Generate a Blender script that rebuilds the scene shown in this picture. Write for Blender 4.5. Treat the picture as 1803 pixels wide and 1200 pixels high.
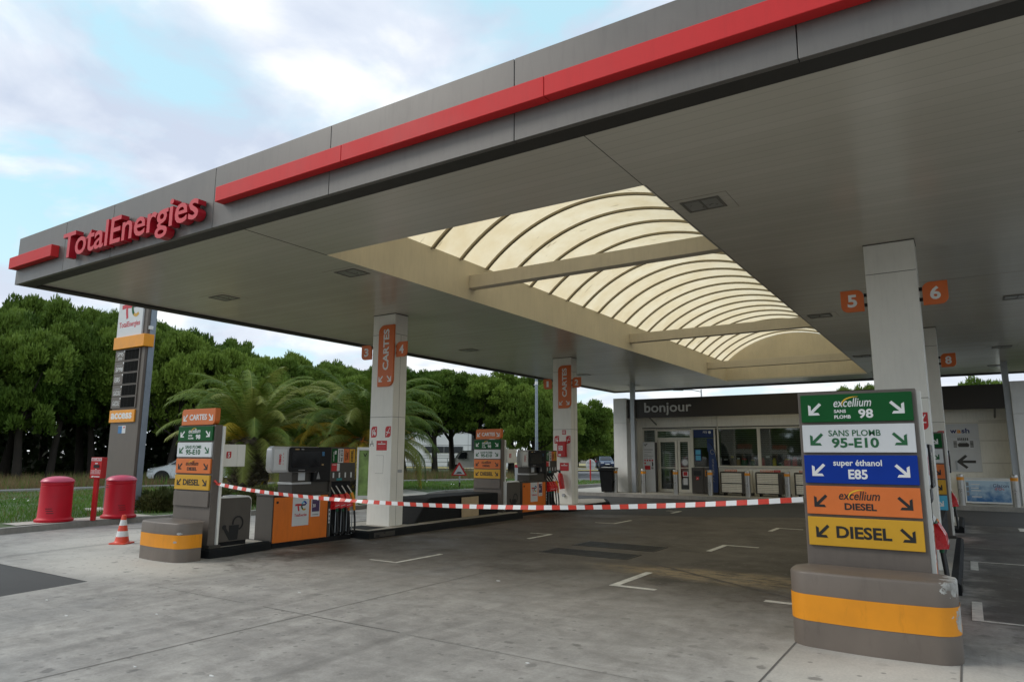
import bpy, math, random
import numpy as np
from mathutils import Vector, Matrix

for o in list(bpy.data.objects):
    bpy.data.objects.remove(o)
sc = bpy.context.scene
COL = sc.collection
rad = math.radians

# ---------------------------------------------------------------- camera
cam = bpy.data.cameras.new('camera')
cam.lens = 24.243
cam.sensor_width = 36.0
cam.sensor_fit = 'HORIZONTAL'
cam.clip_start = 0.05
cam.clip_end = 3000
camo = bpy.data.objects.new('camera', cam)
COL.objects.link(camo)
RM = Matrix(((0.838056, 0.085647, 0.538819), (0.545569, -0.13886, -0.826482), (0.004034, 0.986601, -0.163099)))
camo.matrix_world = Matrix.Translation((0, 0, 1.65)) @ RM.to_4x4()
sc.camera = camo

# ---------------------------------------------------------------- sky, sun, exposure
SUN_EL, SUN_AZ = rad(40), rad(236)          # the sun stands behind the left shoulder, veiled by cloud
w = bpy.data.worlds.new('World')
sc.world = w
w.use_nodes = True
nt = w.node_tree
for n in list(nt.nodes):
    nt.nodes.remove(n)


def nd(tree, typ, **kw):
    n = tree.nodes.new(typ)
    ins = kw.pop('ins', {})
    for k, v in kw.items():
        setattr(n, k, v)
    for k, v in ins.items():
        if hasattr(v, 'bl_idname') or hasattr(v, 'is_output'):
            tree.links.new(v, n.inputs[k])
        else:
            n.inputs[k].default_value = v
    return n


def ramp(tree, fac, stops, interp='LINEAR'):
    r = tree.nodes.new('ShaderNodeValToRGB')
    r.color_ramp.interpolation = interp
    e = r.color_ramp.elements
    while len(e) < len(stops):
        e.new(0.5)
    for i, (p, c) in enumerate(stops):
        e[i].position = p
        if not isinstance(c, (tuple, list)):
            c = (c, c, c)
        e[i].color = (c[0], c[1], c[2], 1)
    tree.links.new(fac, r.inputs[0])
    return r.outputs[0]


def mixc(tree, fac, a, b, mode='MIX'):
    m = tree.nodes.new('ShaderNodeMix')
    m.data_type = 'RGBA'
    m.blend_type = mode
    for sock, v in ((m.inputs[0], fac), (m.inputs[6], a), (m.inputs[7], b)):
        if hasattr(v, 'is_output'):
            tree.links.new(v, sock)
        elif isinstance(v, (int, float)):
            sock.default_value = v
        else:
            sock.default_value = (v[0], v[1], v[2], 1)
    return m.outputs[2]


def mth(tree, op, a, b=0.0, c=0.0, clamp=False):
    m = tree.nodes.new('ShaderNodeMath')
    m.operation = op
    m.use_clamp = clamp
    for i, v in enumerate((a, b, c)):
        if hasattr(v, 'is_output'):
            tree.links.new(v, m.inputs[i])
        else:
            m.inputs[i].default_value = v
    return m.outputs[0]


sky = nd(nt, 'ShaderNodeTexSky', sky_type='NISHITA', sun_disc=False)
sky.sun_elevation = SUN_EL
sky.sun_rotation = SUN_AZ
sky.air_density = 1.2
sky.dust_density = 1.5
tc = nd(nt, 'ShaderNodeTexCoord')
sp = nd(nt, 'ShaderNodeSeparateXYZ', ins={0: tc.outputs['Generated']})
OX, OY = 3.0, 1.0
den = mth(nt, 'ADD', mth(nt, 'MAXIMUM', sp.outputs[2], 0.0), 0.22)
px_ = mth(nt, 'DIVIDE', sp.outputs[0], den)
py_ = mth(nt, 'DIVIDE', sp.outputs[1], den)
cv = nd(nt, 'ShaderNodeCombineXYZ', ins={0: px_, 1: py_, 2: 0.0}).outputs[0]
n1 = nd(nt, 'ShaderNodeTexNoise', ins={'Vector': nd(nt, 'ShaderNodeVectorMath', operation='ADD', ins={0: cv, 1: (OX, OY, 0.0)}).outputs[0], 'Scale': 2.2, 'Detail': 9.0, 'Roughness': 0.52, 'Distortion': 0.35}).outputs[0]
cv2 = nd(nt, 'ShaderNodeVectorMath', operation='ADD', ins={0: cv, 1: (7.3, 2.1, 4.0)}).outputs[0]
n2 = nd(nt, 'ShaderNodeTexNoise', ins={'Vector': cv2, 'Scale': 2.0, 'Detail': 9.0, 'Roughness': 0.52, 'Distortion': 0.3}).outputs[0]
cover = ramp(nt, n1, [(0.39, 0.0), (0.46, 0.7), (0.54, 1.0)])
tone = ramp(nt, n2, [(0.40, (5.6, 6.3, 7.6)), (0.49, (7.0, 7.6, 8.6)), (0.55, (9.0, 9.2, 9.4)), (0.62, (10.8, 10.6, 10.3))])
blue = mixc(nt, 0.8, mixc(nt, 1.0, sky.outputs[0], (1.15, 1.3, 1.3), 'MULTIPLY'), (5.3, 8.2, 9.3))
skyc = mixc(nt, cover, blue, tone)
horiz = ramp(nt, sp.outputs[2], [(0.0, 1.0), (0.16, 0.35), (0.3, 0.0)])
skyc = mixc(nt, mth(nt, 'MULTIPLY', horiz, 0.6), skyc, (8.6, 8.9, 9.2))
bg = nd(nt, 'ShaderNodeBackground', ins={0: skyc, 1: 0.115})
nd(nt, 'ShaderNodeOutputWorld', ins={0: bg.outputs[0]})

sl = bpy.data.lights.new('sun', 'SUN')
sl.energy = 1.5
sl.angle = rad(20)
sl.color = (1.0, 0.95, 0.88)
so = bpy.data.objects.new('sun', sl)
COL.objects.link(so)
sd = Vector((math.sin(SUN_AZ) * math.cos(SUN_EL), math.cos(SUN_AZ) * math.cos(SUN_EL), math.sin(SUN_EL)))
so.rotation_euler = sd.to_track_quat('Z', 'Y').to_euler()

sc.view_settings.view_transform = 'Standard'
sc.view_settings.look = 'None'
sc.view_settings.exposure = 0.0
sc.view_settings.gamma = 1.0
sc.render.engine = 'CYCLES'
sc.cycles.max_bounces = 8
sc.cycles.transparent_max_bounces = 12

# ---------------------------------------------------------------- materials
M = {}


def newmat(name):
    m = bpy.data.materials.new(name)
    m.use_nodes = True
    t = m.node_tree
    b = t.nodes['Principled BSDF']
    M[name] = m
    return m, t, b


def pm(name, col, rough=0.5, metal=0.0, var=0.1, scale=5.0, bump=0.0, bscale=80.0, spec=0.5, coat=0.0, dirt=0.0):
    m, t, b = newmat(name)
    tcn = nd(t, 'ShaderNodeTexCoord').outputs['Object']
    n = nd(t, 'ShaderNodeTexNoise', ins={'Vector': tcn, 'Scale': scale, 'Detail': 6.0, 'Roughness': 0.62}).outputs[0]
    f = ramp(t, n, [(0.3, 0.0), (0.7, 1.0)])
    lo = [c * (1 - var) for c in col]
    hi = [min(1, c * (1 + var)) for c in col]
    c = mixc(t, f, lo, hi)
    if dirt:
        n3 = nd(t, 'ShaderNodeTexNoise', ins={'Vector': nd(t, 'ShaderNodeVectorMath', operation='MULTIPLY', ins={0: tcn, 1: (9, 9, 1.2)}).outputs[0], 'Scale': 1.6, 'Detail': 6.0, 'Roughness': 0.7}).outputs[0]
        d = ramp(t, n3, [(0.48, 0.0), (0.75, dirt)])
        c = mixc(t, d, c, [x * 0.35 + 0.012 for x in col])
    t.links.new(c, b.inputs['Base Color'])
    t.links.new(ramp(t, n, [(0.2, max(0.03, rough - 0.1)), (0.8, min(1, rough + 0.1))]), b.inputs['Roughness'])
    b.inputs['Metallic'].default_value = metal
    b.inputs['Specular IOR Level'].default_value = spec
    b.inputs['Coat Weight'].default_value = coat
    b.inputs['Coat Roughness'].default_value = 0.15
    if bump:
        nb = nd(t, 'ShaderNodeTexNoise', ins={'Vector': tcn, 'Scale': bscale, 'Detail': 3.0}).outputs[0]
        bp = nd(t, 'ShaderNodeBump', ins={'Height': nb, 'Strength': bump, 'Distance': 0.01})
        t.links.new(bp.outputs[0], b.inputs['Normal'])
    return m


pm('taupe', (.128, .106, .089), .5, dirt=.25)
pm('boss_bark', (.21, .175, .13), .9, var=.4, scale=14)
pm('taupe_dark', (.052, .045, .037), .45, dirt=.3)
pm('pump_grey', (.085, .073, .061), .5, dirt=.25)
pm('fascia_grey', (.15, .14, .128), .42, metal=.25, var=.06, scale=1.5, dirt=.22)
pm('fascia_under', (.03, .028, .024), .6)
pm('red_stripe', (.6, .028, .03), .55, var=.05, scale=1.2, dirt=.12, spec=.25)
pm('letter_red_face', (.60, .06, .075), .5, var=.04, spec=.35)
pm('letter_red', (.4, .008, .02), .4, var=.04)
pm('column_white', (.80, .78, .72), .5, var=.05, scale=1.5, dirt=.12)
pm('groove', (.06, .055, .048), .8)
pm('cream_wall', (.62, .555, .425), .6, var=.08, scale=.9, dirt=.16)
pm('cream_beam', (.60, .54, .43), .55, var=.07, scale=1.2, dirt=.15)
pm('rib', (.29, .25, .17), .5, metal=.2, dirt=.2)
pm('white_paint', (.82, .82, .80), .45, var=.04, dirt=.1)
pm('shop_white', (.86, .83, .74), .5, var=.05, scale=.8, dirt=.2)
pm('shop_frame', (.68, .65, .56), .4, var=.05)
pm('shop_brown', (.032, .026, .021), .45, var=.1, scale=1)
pm('sign_white', (.62, .63, .64), .42, var=.03)
pm('sign_green', (.003, .085, .018), .5, var=.05, spec=.2)
pm('ink_green', (.005, .10, .028), .5, var=.05)
pm('sign_blue', (.0006, .03, .27), .5, var=.05, spec=.2)
pm('sign_orange', (.64, .15, .024), .42, var=.05)
pm('sign_yellow', (.58, .31, .012), .42, var=.04)
pm('sign_cyan', (.08, .42, .62), .42, var=.04)
pm('ink_black', (.008, .008, .008), .5)
pm('display_black', (.004, .004, .004), .9, spec=.1)
pm('ink_white', (.72, .72, .71), .45, var=.03)
pm('ink_gold', (.75, .45, .02), .4)
pm('ink_red', (.5, .015, .03), .45)
pm('ink_navy', (.015, .025, .12), .45)
pm('letter_grey', (.55, .55, .55), .5)
pm('ink_grey', (.25, .25, .26), .5)
pm('cartes_orange', (.62, .13, .02), .42, var=.05)
pm('panel_orange', (.72, .17, .012), .4, var=.07, scale=2, dirt=.2)
pm('band_orange', (.68, .25, .003), .35, var=.06, dirt=.15)
pm('amber', (.78, .30, .01), .4)
pm('black_plastic', (.01, .01, .011), .45, var=.2, spec=.25)
pm('black_rubber', (.014, .014, .014), .6, var=.2)
pm('screen_black', (.004, .004, .005), .2, spec=.3)
pm('kerb_black', (.016, .017, .018), .8, spec=.15, var=.25, scale=4, dirt=.3, bump=.2)
pm('silver', (.48, .48, .48), .35, metal=.6, var=.06)
pm('steel', (.45, .44, .42), .32, metal=.9, var=.08, scale=3)
pm('galv', (.42, .44, .46), .45, metal=.5, var=.08)
pm('pole_blue', (.24, .28, .33), .45, metal=.2)
pm('red_plastic', (.52, .007, .022), .45, spec=.3, var=.08, scale=2.5, dirt=.15)
pm('red_dome', (.58, .06, .13), .38, var=.08)
pm('red_enamel', (.5, .012, .014), .4, var=.07, dirt=.12)
pm('bag_red', (.62, .015, .02), .28, var=.12, scale=9)
pm('nozzle_green', (.01, .12, .05), .4)
pm('nozzle_orange', (.65, .16, .02), .4)
pm('cone_red', (.72, .07, .03), .45, var=.06)
pm('tape_red', (.62, .05, .03), .4, var=.05)
pm('tape_white', (.78, .78, .77), .4, var=.04)
pm('cardboard', (.42, .32, .2), .8, var=.1, dirt=.1)
pm('purple', (.06, .03, .1), .4)
pm('teal', (.02, .25, .27), .5)
pm('kerb_stone', (.30, .285, .26), .8, var=.2, scale=3, bump=.25, dirt=.3)
pm('island_top', (.38, .355, .31), .75, var=.14, scale=3, bump=.15, dirt=.3)
pm('paving_light', (.44, .42, .37), .8, var=.15, scale=2, bump=.2, dirt=.2)
pm('bark', (.034, .027, .021), .9, var=.35, scale=8, bump=.6, bscale=14)
pm('palm_bark', (.10, .078, .055), .9, var=.5, scale=9, bump=.4)
pm('palm_fruit', (.5, .16, .015), .6, var=.3, scale=20)
pm('tyre', (.012, .012, .012), .7)
pm('car_white', (.62, .64, .66), .3, metal=.15, var=.03, coat=.5)
pm('car_grey', (.1, .11, .13), .3, metal=.3, var=.03, coat=.5)
pm('car_blue', (.02, .035, .085), .28, metal=.3, var=.03, coat=.5)
pm('van_white', (.7, .7, .7), .4, var=.03)
pm('car_glass', (.015, .02, .022), .08, coat=.3)
pm('lamp_lens', (.6, .62, .65), .2)
pm('building_white', (.72, .73, .75), .5, var=.04, scale=.3)
pm('building_window', (.04, .045, .05), .2)
pm('shutter_slat', (.5, .5, .48), .4, metal=.3, var=.06)
pm('shop_inside', (.10, .095, .085), .8)
pm('cage_slat', (.78, .75, .67), .45, metal=0, var=.06, dirt=.2)
pm('road_paint', (.66, .64, .58), .7, var=.22, scale=7, dirt=.5)
pm('joint', (.12, .11, .1), .9)
pm('flag_blue', (.012, .035, .13), .6)
pm('poster_blue', (.03, .16, .36), .4, var=.3, scale=3)
pm('fluor_glass', (.26, .255, .23), .3)
pm('light_frame', (.15, .142, .12), .5)
pm('grate_iron', (.03, .03, .03), .5, metal=.4, dirt=.3)
pm('shutter_shaded', (.16, .165, .155), .5)  # same slats as shutter_slat, with the dim light put into the colour
pm('recess', (.05, .048, .042), .6)
pm('goods_red', (.4, .02, .02), .5)
pm('goods_yellow', (.5, .4, .04), .5)
pm('goods_tan', (.4, .27, .12), .6)
pm('litter_white', (.7, .7, .68), .7)
pm('extinguisher', (.5, .012, .014), .3)
pm('poster_green', (.22, .34, .10), .4, var=.6, scale=2.2)


# lacquered soffit boards: planks run along X, seen by their fine lines and by the glossy reflection
m, t, b = newmat('soffit')
oc = nd(t, 'ShaderNodeTexCoord').outputs['Object']
xyz = nd(t, 'ShaderNodeSeparateXYZ', ins={0: oc})
fr = mth(t, 'FRACT', mth(t, 'MULTIPLY', xyz.outputs[1], 1 / 0.15))
line = ramp(t, fr, [(0.0, 1.0), (0.05, 0.0), (0.95, 0.0), (1.0, 1.0)])
pk = mth(t, 'FLOOR', mth(t, 'MULTIPLY', xyz.outputs[1], 1 / 0.15))
wn = nd(t, 'ShaderNodeTexWhiteNoise', noise_dimensions='1D', ins={'W': pk}).outputs[0]
nn = nd(t, 'ShaderNodeTexNoise', ins={'Vector': oc, 'Scale': 0.6, 'Detail': 5.0}).outputs[0]
cc = mixc(t, wn, (.55, .52, .44), (.60, .565, .485))
cc = mixc(t, ramp(t, nn, [(.35, 0.0), (.7, .35)]), cc, (.44, .41, .335))
cc = mixc(t, mth(t, 'MULTIPLY', line, .26), cc, (.14, .13, .11))
t.links.new(cc, b.inputs['Base Color'])
b.inputs['Roughness'].default_value = .22
b.inputs['Specular IOR Level'].default_value = .6
ns = nd(t, 'ShaderNodeTexNoise', ins={'Vector': nd(t, 'ShaderNodeVectorMath', operation='MULTIPLY', ins={0: oc, 1: (.25, 5, 1)}).outputs[0], 'Scale': 1.0, 'Detail': 3.0}).outputs[0]
hh = mth(t, 'ADD', mth(t, 'MULTIPLY', line, -.25), mth(t, 'MULTIPLY', ns, .5))
bp = nd(t, 'ShaderNodeBump', ins={'Height': hh, 'Strength': .25, 'Distance': .01})
t.links.new(bp.outputs[0], b.inputs['Normal'])

# translucent vault sheet, yellowed
m, t, b = newmat('vault_sheet')
oc = nd(t, 'ShaderNodeTexCoord').outputs['Object']
n = nd(t, 'ShaderNodeTexNoise', ins={'Vector': oc, 'Scale': 1.3, 'Detail': 7.0, 'Roughness': .65}).outputs[0]
cc = mixc(t, ramp(t, n, [(.35, 0.0), (.68, 1.0)]), (.93, .81, .58), (.82, .67, .42))
n4 = nd(t, 'ShaderNodeTexNoise', ins={'Vector': nd(t, 'ShaderNodeVectorMath', operation='MULTIPLY', ins={0: oc, 1: (2.5, 9, 2.5)}).outputs[0], 'Scale': 1.0, 'Detail': 6.0}).outputs[0]
cc = mixc(t, ramp(t, n4, [(.66, 0.0), (.75, .6)]), cc, (.3, .22, .12))
tr = nd(t, 'ShaderNodeBsdfTranslucent', ins={0: cc})
df = nd(t, 'ShaderNodeBsdfDiffuse', ins={0: cc})
mx = nd(t, 'ShaderNodeMixShader', ins={0: 0.26, 1: tr.outputs[0], 2: df.outputs[0]})
t.links.new(mx.outputs[0], t.nodes['Material Output'].inputs[0])


def glassmat(name, tint, refl):
    m, t, b = newmat(name)
    tr = nd(t, 'ShaderNodeBsdfTransparent', ins={0: (*tint, 1)})
    gl = nd(t, 'ShaderNodeBsdfGlossy', ins={0: (.9, .9, .9, 1), 'Roughness': .03})
    mx = nd(t, 'ShaderNodeMixShader', ins={0: refl, 1: tr.outputs[0], 2: gl.outputs[0]})
    t.links.new(mx.outputs[0], t.nodes['Material Output'].inputs[0])


glassmat('shop_glass', (.80, .84, .82), .09)


def leafmat(name, c1, c2, scale, transl=.25, rough=.6):
    m, t, b = newmat(name)
    oc = nd(t, 'ShaderNodeTexCoord').outputs['Object']
    n = nd(t, 'ShaderNodeTexNoise', ins={'Vector': oc, 'Scale': scale, 'Detail': 4.0}).outputs[0]
    oi = nd(t, 'ShaderNodeObjectInfo').outputs['Random']
    f = mth(t, 'ADD', ramp(t, n, [(.35, 0.0), (.68, 1.0)]), mth(t, 'MULTIPLY', mth(t, 'SUBTRACT', oi, .5), .6), clamp=True)
    c = mixc(t, f, c1, c2)
    t.links.new(c, b.inputs['Base Color'])
    b.inputs['Roughness'].default_value = rough
    b.inputs['Specular IOR Level'].default_value = .25
    tr = nd(t, 'ShaderNodeBsdfTranslucent', ins={0: c})
    mx = nd(t, 'ShaderNodeMixShader', ins={0: transl, 1: b.outputs[0], 2: tr.outputs[0]})
    t.links.new(mx.outputs[0], t.nodes['Material Output'].inputs[0])


leafmat('pine_leaf', (.065, .125, .015), (.20, .285, .044), .6, .16)
leafmat('undergrowth_shade', (.014, .026, .008), (.03, .05, .014), .4)  # shade under the dense pines put into the leaf colour
leafmat('palm_leaf', (.062, .115, .014), (.15, .21, .03), 1.2, .2, .6)
leafmat('palm_leaf_pale', (.19, .22, .045), (.30, .32, .08), 1.2, .25, .45)
leafmat('palm_leaf_dry', (.42, .30, .03), (.55, .41, .05), 1.2, .25, .55)
leafmat('grass_green', (.06, .15, .018), (.13, .23, .04), .6, .3)
leafmat('grass_dry', (.17, .12, .06), (.28, .20, .10), .5, .3)
leafmat('shrub_leaf', (.06, .08, .02), (.13, .13, .05), 2.0, .2)


# ground materials --------------------------------------------------
def groundmat(name, base, kind):
    m, t, b = newmat(name)
    oc = nd(t, 'ShaderNodeTexCoord').outputs['Object']

    def nz(scale, det=6.0, ro=.6, st=None, off=None, dist=0.0):
        v = oc
        if st:
            v = nd(t, 'ShaderNodeVectorMath', operation='MULTIPLY', ins={0: v, 1: st}).outputs[0]
        if off:
            v = nd(t, 'ShaderNodeVectorMath', operation='ADD', ins={0: v, 1: off}).outputs[0]
        return nd(t, 'ShaderNodeTexNoise', ins={'Vector': v, 'Scale': scale, 'Detail': det, 'Roughness': ro, 'Distortion': dist}).outputs[0]
    big = nz(.28, 5.0, .55)
    med = nz(1.1, 7.0, .65, off=(4, 9, 0))
    fine = nz(45, 4.0, .7)
    if kind == 'concrete':
        c = mixc(t, ramp(t, big, [(.32, 0.0), (.68, 1.0)]), [x * .84 for x in base], [x * 1.1 for x in base])
        c = mixc(t, ramp(t, med, [(.32, 0.0), (.68, 1.0)]), mixc(t, 1.0, c, (.76, .76, .77), 'MULTIPLY'), c)
        mott = nz(3.4, 9.0, .72, off=(2, 2, 0), dist=.4)
        c = mixc(t, ramp(t, mott, [(.36, 0.0), (.64, 1.0)]), mixc(t, 1.0, c, (.70, .69, .68), 'MULTIPLY'), mixc(t, 1.0, c, (1.1, 1.1, 1.09), 'MULTIPLY'))
        # swept streaks, roughly along the lanes
        sw = nz(1.0, 7.0, .68, st=(2.6, .45, 1), off=(1, 5, 0), dist=.8)
        c = mixc(t, ramp(t, sw, [(.46, 0.0), (.70, .6)]), c, [x * .5 for x in base])
        sw2 = nz(1.0, 6.0, .7, st=(.5, 2.4, 1), off=(11, 3, 0), dist=.6)
        c = mixc(t, ramp(t, sw2, [(.5, 0.0), (.75, .4)]), c, [x * 1.25 for x in base])
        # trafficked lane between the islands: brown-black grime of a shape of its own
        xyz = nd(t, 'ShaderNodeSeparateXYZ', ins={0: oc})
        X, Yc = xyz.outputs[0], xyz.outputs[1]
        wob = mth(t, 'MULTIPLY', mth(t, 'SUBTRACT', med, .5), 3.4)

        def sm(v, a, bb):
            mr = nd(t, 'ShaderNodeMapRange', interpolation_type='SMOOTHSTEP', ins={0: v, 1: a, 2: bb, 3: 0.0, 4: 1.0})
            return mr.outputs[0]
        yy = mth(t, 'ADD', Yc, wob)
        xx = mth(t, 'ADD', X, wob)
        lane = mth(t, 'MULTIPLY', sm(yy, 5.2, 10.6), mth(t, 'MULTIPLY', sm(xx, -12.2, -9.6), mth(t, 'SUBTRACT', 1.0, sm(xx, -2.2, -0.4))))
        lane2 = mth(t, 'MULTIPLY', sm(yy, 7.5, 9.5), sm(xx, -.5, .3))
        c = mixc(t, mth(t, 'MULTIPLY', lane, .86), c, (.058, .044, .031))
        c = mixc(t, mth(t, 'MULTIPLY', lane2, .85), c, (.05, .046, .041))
        # dark oil round the drain and the pumps
        oil = nz(.9, 6.0, .6, off=(3.3, 8.1, 0), dist=.5)
        c = mixc(t, mth(t, 'MULTIPLY', ramp(t, oil, [(.52, 0.0), (.68, .8)]), sm(yy, 7.2, 9.5)), c, (.034, .027, .02))
        # paler patches near the island noses and in the left lane
        for cx, cy, rx, ry in ((-10.9, 6.0, 2.3, 1.3), (-.3, 5.9, 1.6, 1.25), (-13.5, 8.5, 2.2, 3.5)):
            ax = mth(t, 'DIVIDE', mth(t, 'SUBTRACT', X, cx), rx)
            ay = mth(t, 'DIVIDE', mth(t, 'SUBTRACT', Yc, cy), ry)
            r2 = mth(t, 'ADD', mth(t, 'SQRT', mth(t, 'ADD', mth(t, 'MULTIPLY', ax, ax), mth(t, 'MULTIPLY', ay, ay))), mth(t, 'MULTIPLY', wob, .22))
            c = mixc(t, mth(t, 'MULTIPLY', mth(t, 'SUBTRACT', 1.0, sm(r2, .4, 1.1)), .72), c, (.60, .57, .51))
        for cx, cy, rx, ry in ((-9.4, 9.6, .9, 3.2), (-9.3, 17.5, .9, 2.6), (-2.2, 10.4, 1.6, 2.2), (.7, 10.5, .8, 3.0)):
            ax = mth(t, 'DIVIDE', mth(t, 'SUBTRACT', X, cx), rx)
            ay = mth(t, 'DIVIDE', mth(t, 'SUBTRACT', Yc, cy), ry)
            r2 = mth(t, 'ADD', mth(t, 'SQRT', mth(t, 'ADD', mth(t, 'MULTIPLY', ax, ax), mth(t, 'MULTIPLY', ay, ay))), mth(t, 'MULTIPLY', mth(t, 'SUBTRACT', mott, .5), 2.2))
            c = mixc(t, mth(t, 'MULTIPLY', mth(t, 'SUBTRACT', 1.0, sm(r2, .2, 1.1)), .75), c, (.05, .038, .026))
        # tyre tracks: pairs of faint worn bands that wander along the lanes
        wander = mth(t, 'MULTIPLY', mth(t, 'SUBTRACT', nz(.16, 2, .4, off=(5, 5, 0)), .5), 3.0)
        patch_ = ramp(t, nz(1.6, 5, .7, st=(1, .3, 1), off=(8, 2, 0)), [(.42, 0.0), (.62, 1.0)])
        for tx in (-6.6, -5.0, -4.2, -13.4, -14.9, 1.0, 2.5):
            dd = mth(t, 'ABSOLUTE', mth(t, 'ADD', mth(t, 'SUBTRACT', X, tx), wander))
            band = mth(t, 'MULTIPLY', mth(t, 'SUBTRACT', 1.0, sm(dd, .05, .16)), patch_)
            c = mixc(t, mth(t, 'MULTIPLY', band, .34), c, (.06, .056, .05))
        # sandy residue by the drain
        dx = mth(t, 'MULTIPLY', mth(t, 'ADD', X, 3.1), .42)
        dy = mth(t, 'MULTIPLY', mth(t, 'SUBTRACT', Yc, 9.9), 1.3)
        rr = mth(t, 'SQRT', mth(t, 'ADD', mth(t, 'MULTIPLY', dx, dx), mth(t, 'MULTIPLY', dy, dy)))
        sand = mth(t, 'MULTIPLY', mth(t, 'SUBTRACT', 1.0, sm(mth(t, 'ADD', rr, mth(t, 'MULTIPLY', mth(t, 'SUBTRACT', med, .5), .8)), .3, .95)), ramp(t, nz(3.6, 8, .8, st=(.7, 1.6, 1)), [(.40, 0.0), (.55, .95)]))
        c = mixc(t, sand, c, (.34, .25, .14))
        # spots of oil and gum
        vo = nd(t, 'ShaderNodeTexVoronoi', voronoi_dimensions='2D', ins={'Vector': oc, 'Scale': 2.0, 'Randomness': 1.0})
        spot = ramp(t, mth(t, 'ADD', vo.outputs['Distance'], mth(t, 'MULTIPLY', nz(9, 4), .3)), [(.22, 1.0), (.26, 0.0)])
        few = ramp(t, nd(t, 'ShaderNodeSeparateXYZ', ins={0: vo.outputs['Color']}).outputs[0], [(.45, 0.0), (.8, .85)])
        patchy = ramp(t, nz(.32, 4, .6, off=(6.2, 1.7, 0)), [(.4, .25), (.6, 1.0)])
        c = mixc(t, mth(t, 'MULTIPLY', mth(t, 'MULTIPLY', spot, few), patchy), c, [x * .3 for x in base])
        vo2 = nd(t, 'ShaderNodeTexVoronoi', voronoi_dimensions='2D', ins={'Vector': oc, 'Scale': 6.0, 'Randomness': 1.0})
        spot2 = ramp(t, mth(t, 'ADD', vo2.outputs['Distance'], mth(t, 'MULTIPLY', fine, .1)), [(.15, 1.0), (.19, 0.0)])
        few2 = ramp(t, nd(t, 'ShaderNodeSeparateXYZ', ins={0: vo2.outputs['Color']}).outputs[1], [(.62, 0.0), (.8, .7)])
        c = mixc(t, mth(t, 'MULTIPLY', spot2, few2), c, [x * .4 for x in base])
        c = mixc(t, ramp(t, fine, [(.3, 0.0), (.7, 1.0)]), mixc(t, 1.0, c, (.88, .88, .88), 'MULTIPLY'), mixc(t, 1.0, c, (1.1, 1.1, 1.1), 'MULTIPLY'))
        t.links.new(ramp(t, med, [(.3, .5), (.7, .8)]), b.inputs['Roughness'])
        bs = .12
    else:
        c = mixc(t, ramp(t, big, [(.3, 0.0), (.7, 1.0)]), [x * .8 for x in base], [x * 1.2 for x in base])
        c = mixc(t, ramp(t, med, [(.4, 0.0), (.75, .5)]), c, [x * .65 for x in base])
        gr = nz(160, 2.0, .7)
        c = mixc(t, ramp(t, gr, [(.35, 0.0), (.65, 1.0)]), mixc(t, 1.0, c, (.6, .6, .6), 'MULTIPLY'), mixc(t, 1.0, c, (1.45, 1.45, 1.45), 'MULTIPLY'))
        b.inputs['Roughness'].default_value = .8
        fine = gr
        bs = .3
    t.links.new(c, b.inputs['Base Color'])
    bp = nd(t, 'ShaderNodeBump', ins={'Height': fine, 'Strength': bs, 'Distance': .004})
    t.links.new(bp.outputs[0], b.inputs['Normal'])


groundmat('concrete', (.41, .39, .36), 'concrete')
groundmat('asphalt', (.045, .044, .043), 'asphalt')
groundmat('asphalt_old', (.14, .14, .145), 'asphalt')
groundmat('asphalt_forecourt', (.058, .057, .056), 'asphalt')
groundmat('soil', (.08, .065, .04), 'asphalt')
groundmat('lawn_soil', (.05, .085, .02), 'asphalt')
groundmat('verge_dry', (.30, .26, .10), 'asphalt')


# paint that has chipped off to the bare white cement
def chipped(name, col, cx, cz, rx, rz):
    m, t, b = newmat(name)
    oc = nd(t, 'ShaderNodeTexCoord').outputs['Object']
    xyz = nd(t, 'ShaderNodeSeparateXYZ', ins={0: oc})
    n = nd(t, 'ShaderNodeTexNoise', ins={'Vector': oc, 'Scale': 9.0, 'Detail': 8.0, 'Roughness': .7}).outputs[0]
    n2 = nd(t, 'ShaderNodeTexNoise', ins={'Vector': oc, 'Scale': 2.5, 'Detail': 6.0}).outputs[0]
    ax = mth(t, 'DIVIDE', mth(t, 'SUBTRACT', xyz.outputs[0], cx), rx)
    az = mth(t, 'DIVIDE', mth(t, 'SUBTRACT', xyz.outputs[2], cz), rz)
    r = mth(t, 'SQRT', mth(t, 'ADD', mth(t, 'MULTIPLY', ax, ax), mth(t, 'MULTIPLY', az, az)))
    r = mth(t, 'ADD', r, mth(t, 'MULTIPLY', mth(t, 'SUBTRACT', n, .5), 2.6))
    chip = ramp(t, r, [(.62, 1.0), (.66, 0.0)])
    c = mixc(t, ramp(t, n2, [(.3, 0.0), (.7, 1.0)]), [x * .88 for x in col], [x * 1.12 for x in col])
    sc_ = nd(t, 'ShaderNodeTexNoise', ins={'Vector': nd(t, 'ShaderNodeVectorMath', operation='MULTIPLY', ins={0: oc, 1: (6, 6, 1.4)}).outputs[0], 'Scale': 2.2, 'Detail': 7.0, 'Roughness': .7}).outputs[0]
    c = mixc(t, ramp(t, sc_, [(.56, 0.0), (.75, .45)]), c, [x * .45 for x in col])
    c = mixc(t, chip, c, mixc(t, ramp(t, n, [(.4, 0.0), (.6, 1.0)]), (.46, .45, .42), (.2, .19, .17)))
    t.links.new(c, b.inputs['Base Color'])
    b.inputs['Roughness'].default_value = .5
    bp = nd(t, 'ShaderNodeBump', ins={'Height': chip, 'Strength': .5, 'Distance': .004, 'Normal': nd(t, 'ShaderNodeBump', ins={'Height': n, 'Strength': .08, 'Distance': .01}).outputs[0]})
    t.links.new(bp.outputs[0], b.inputs['Normal'])


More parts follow.
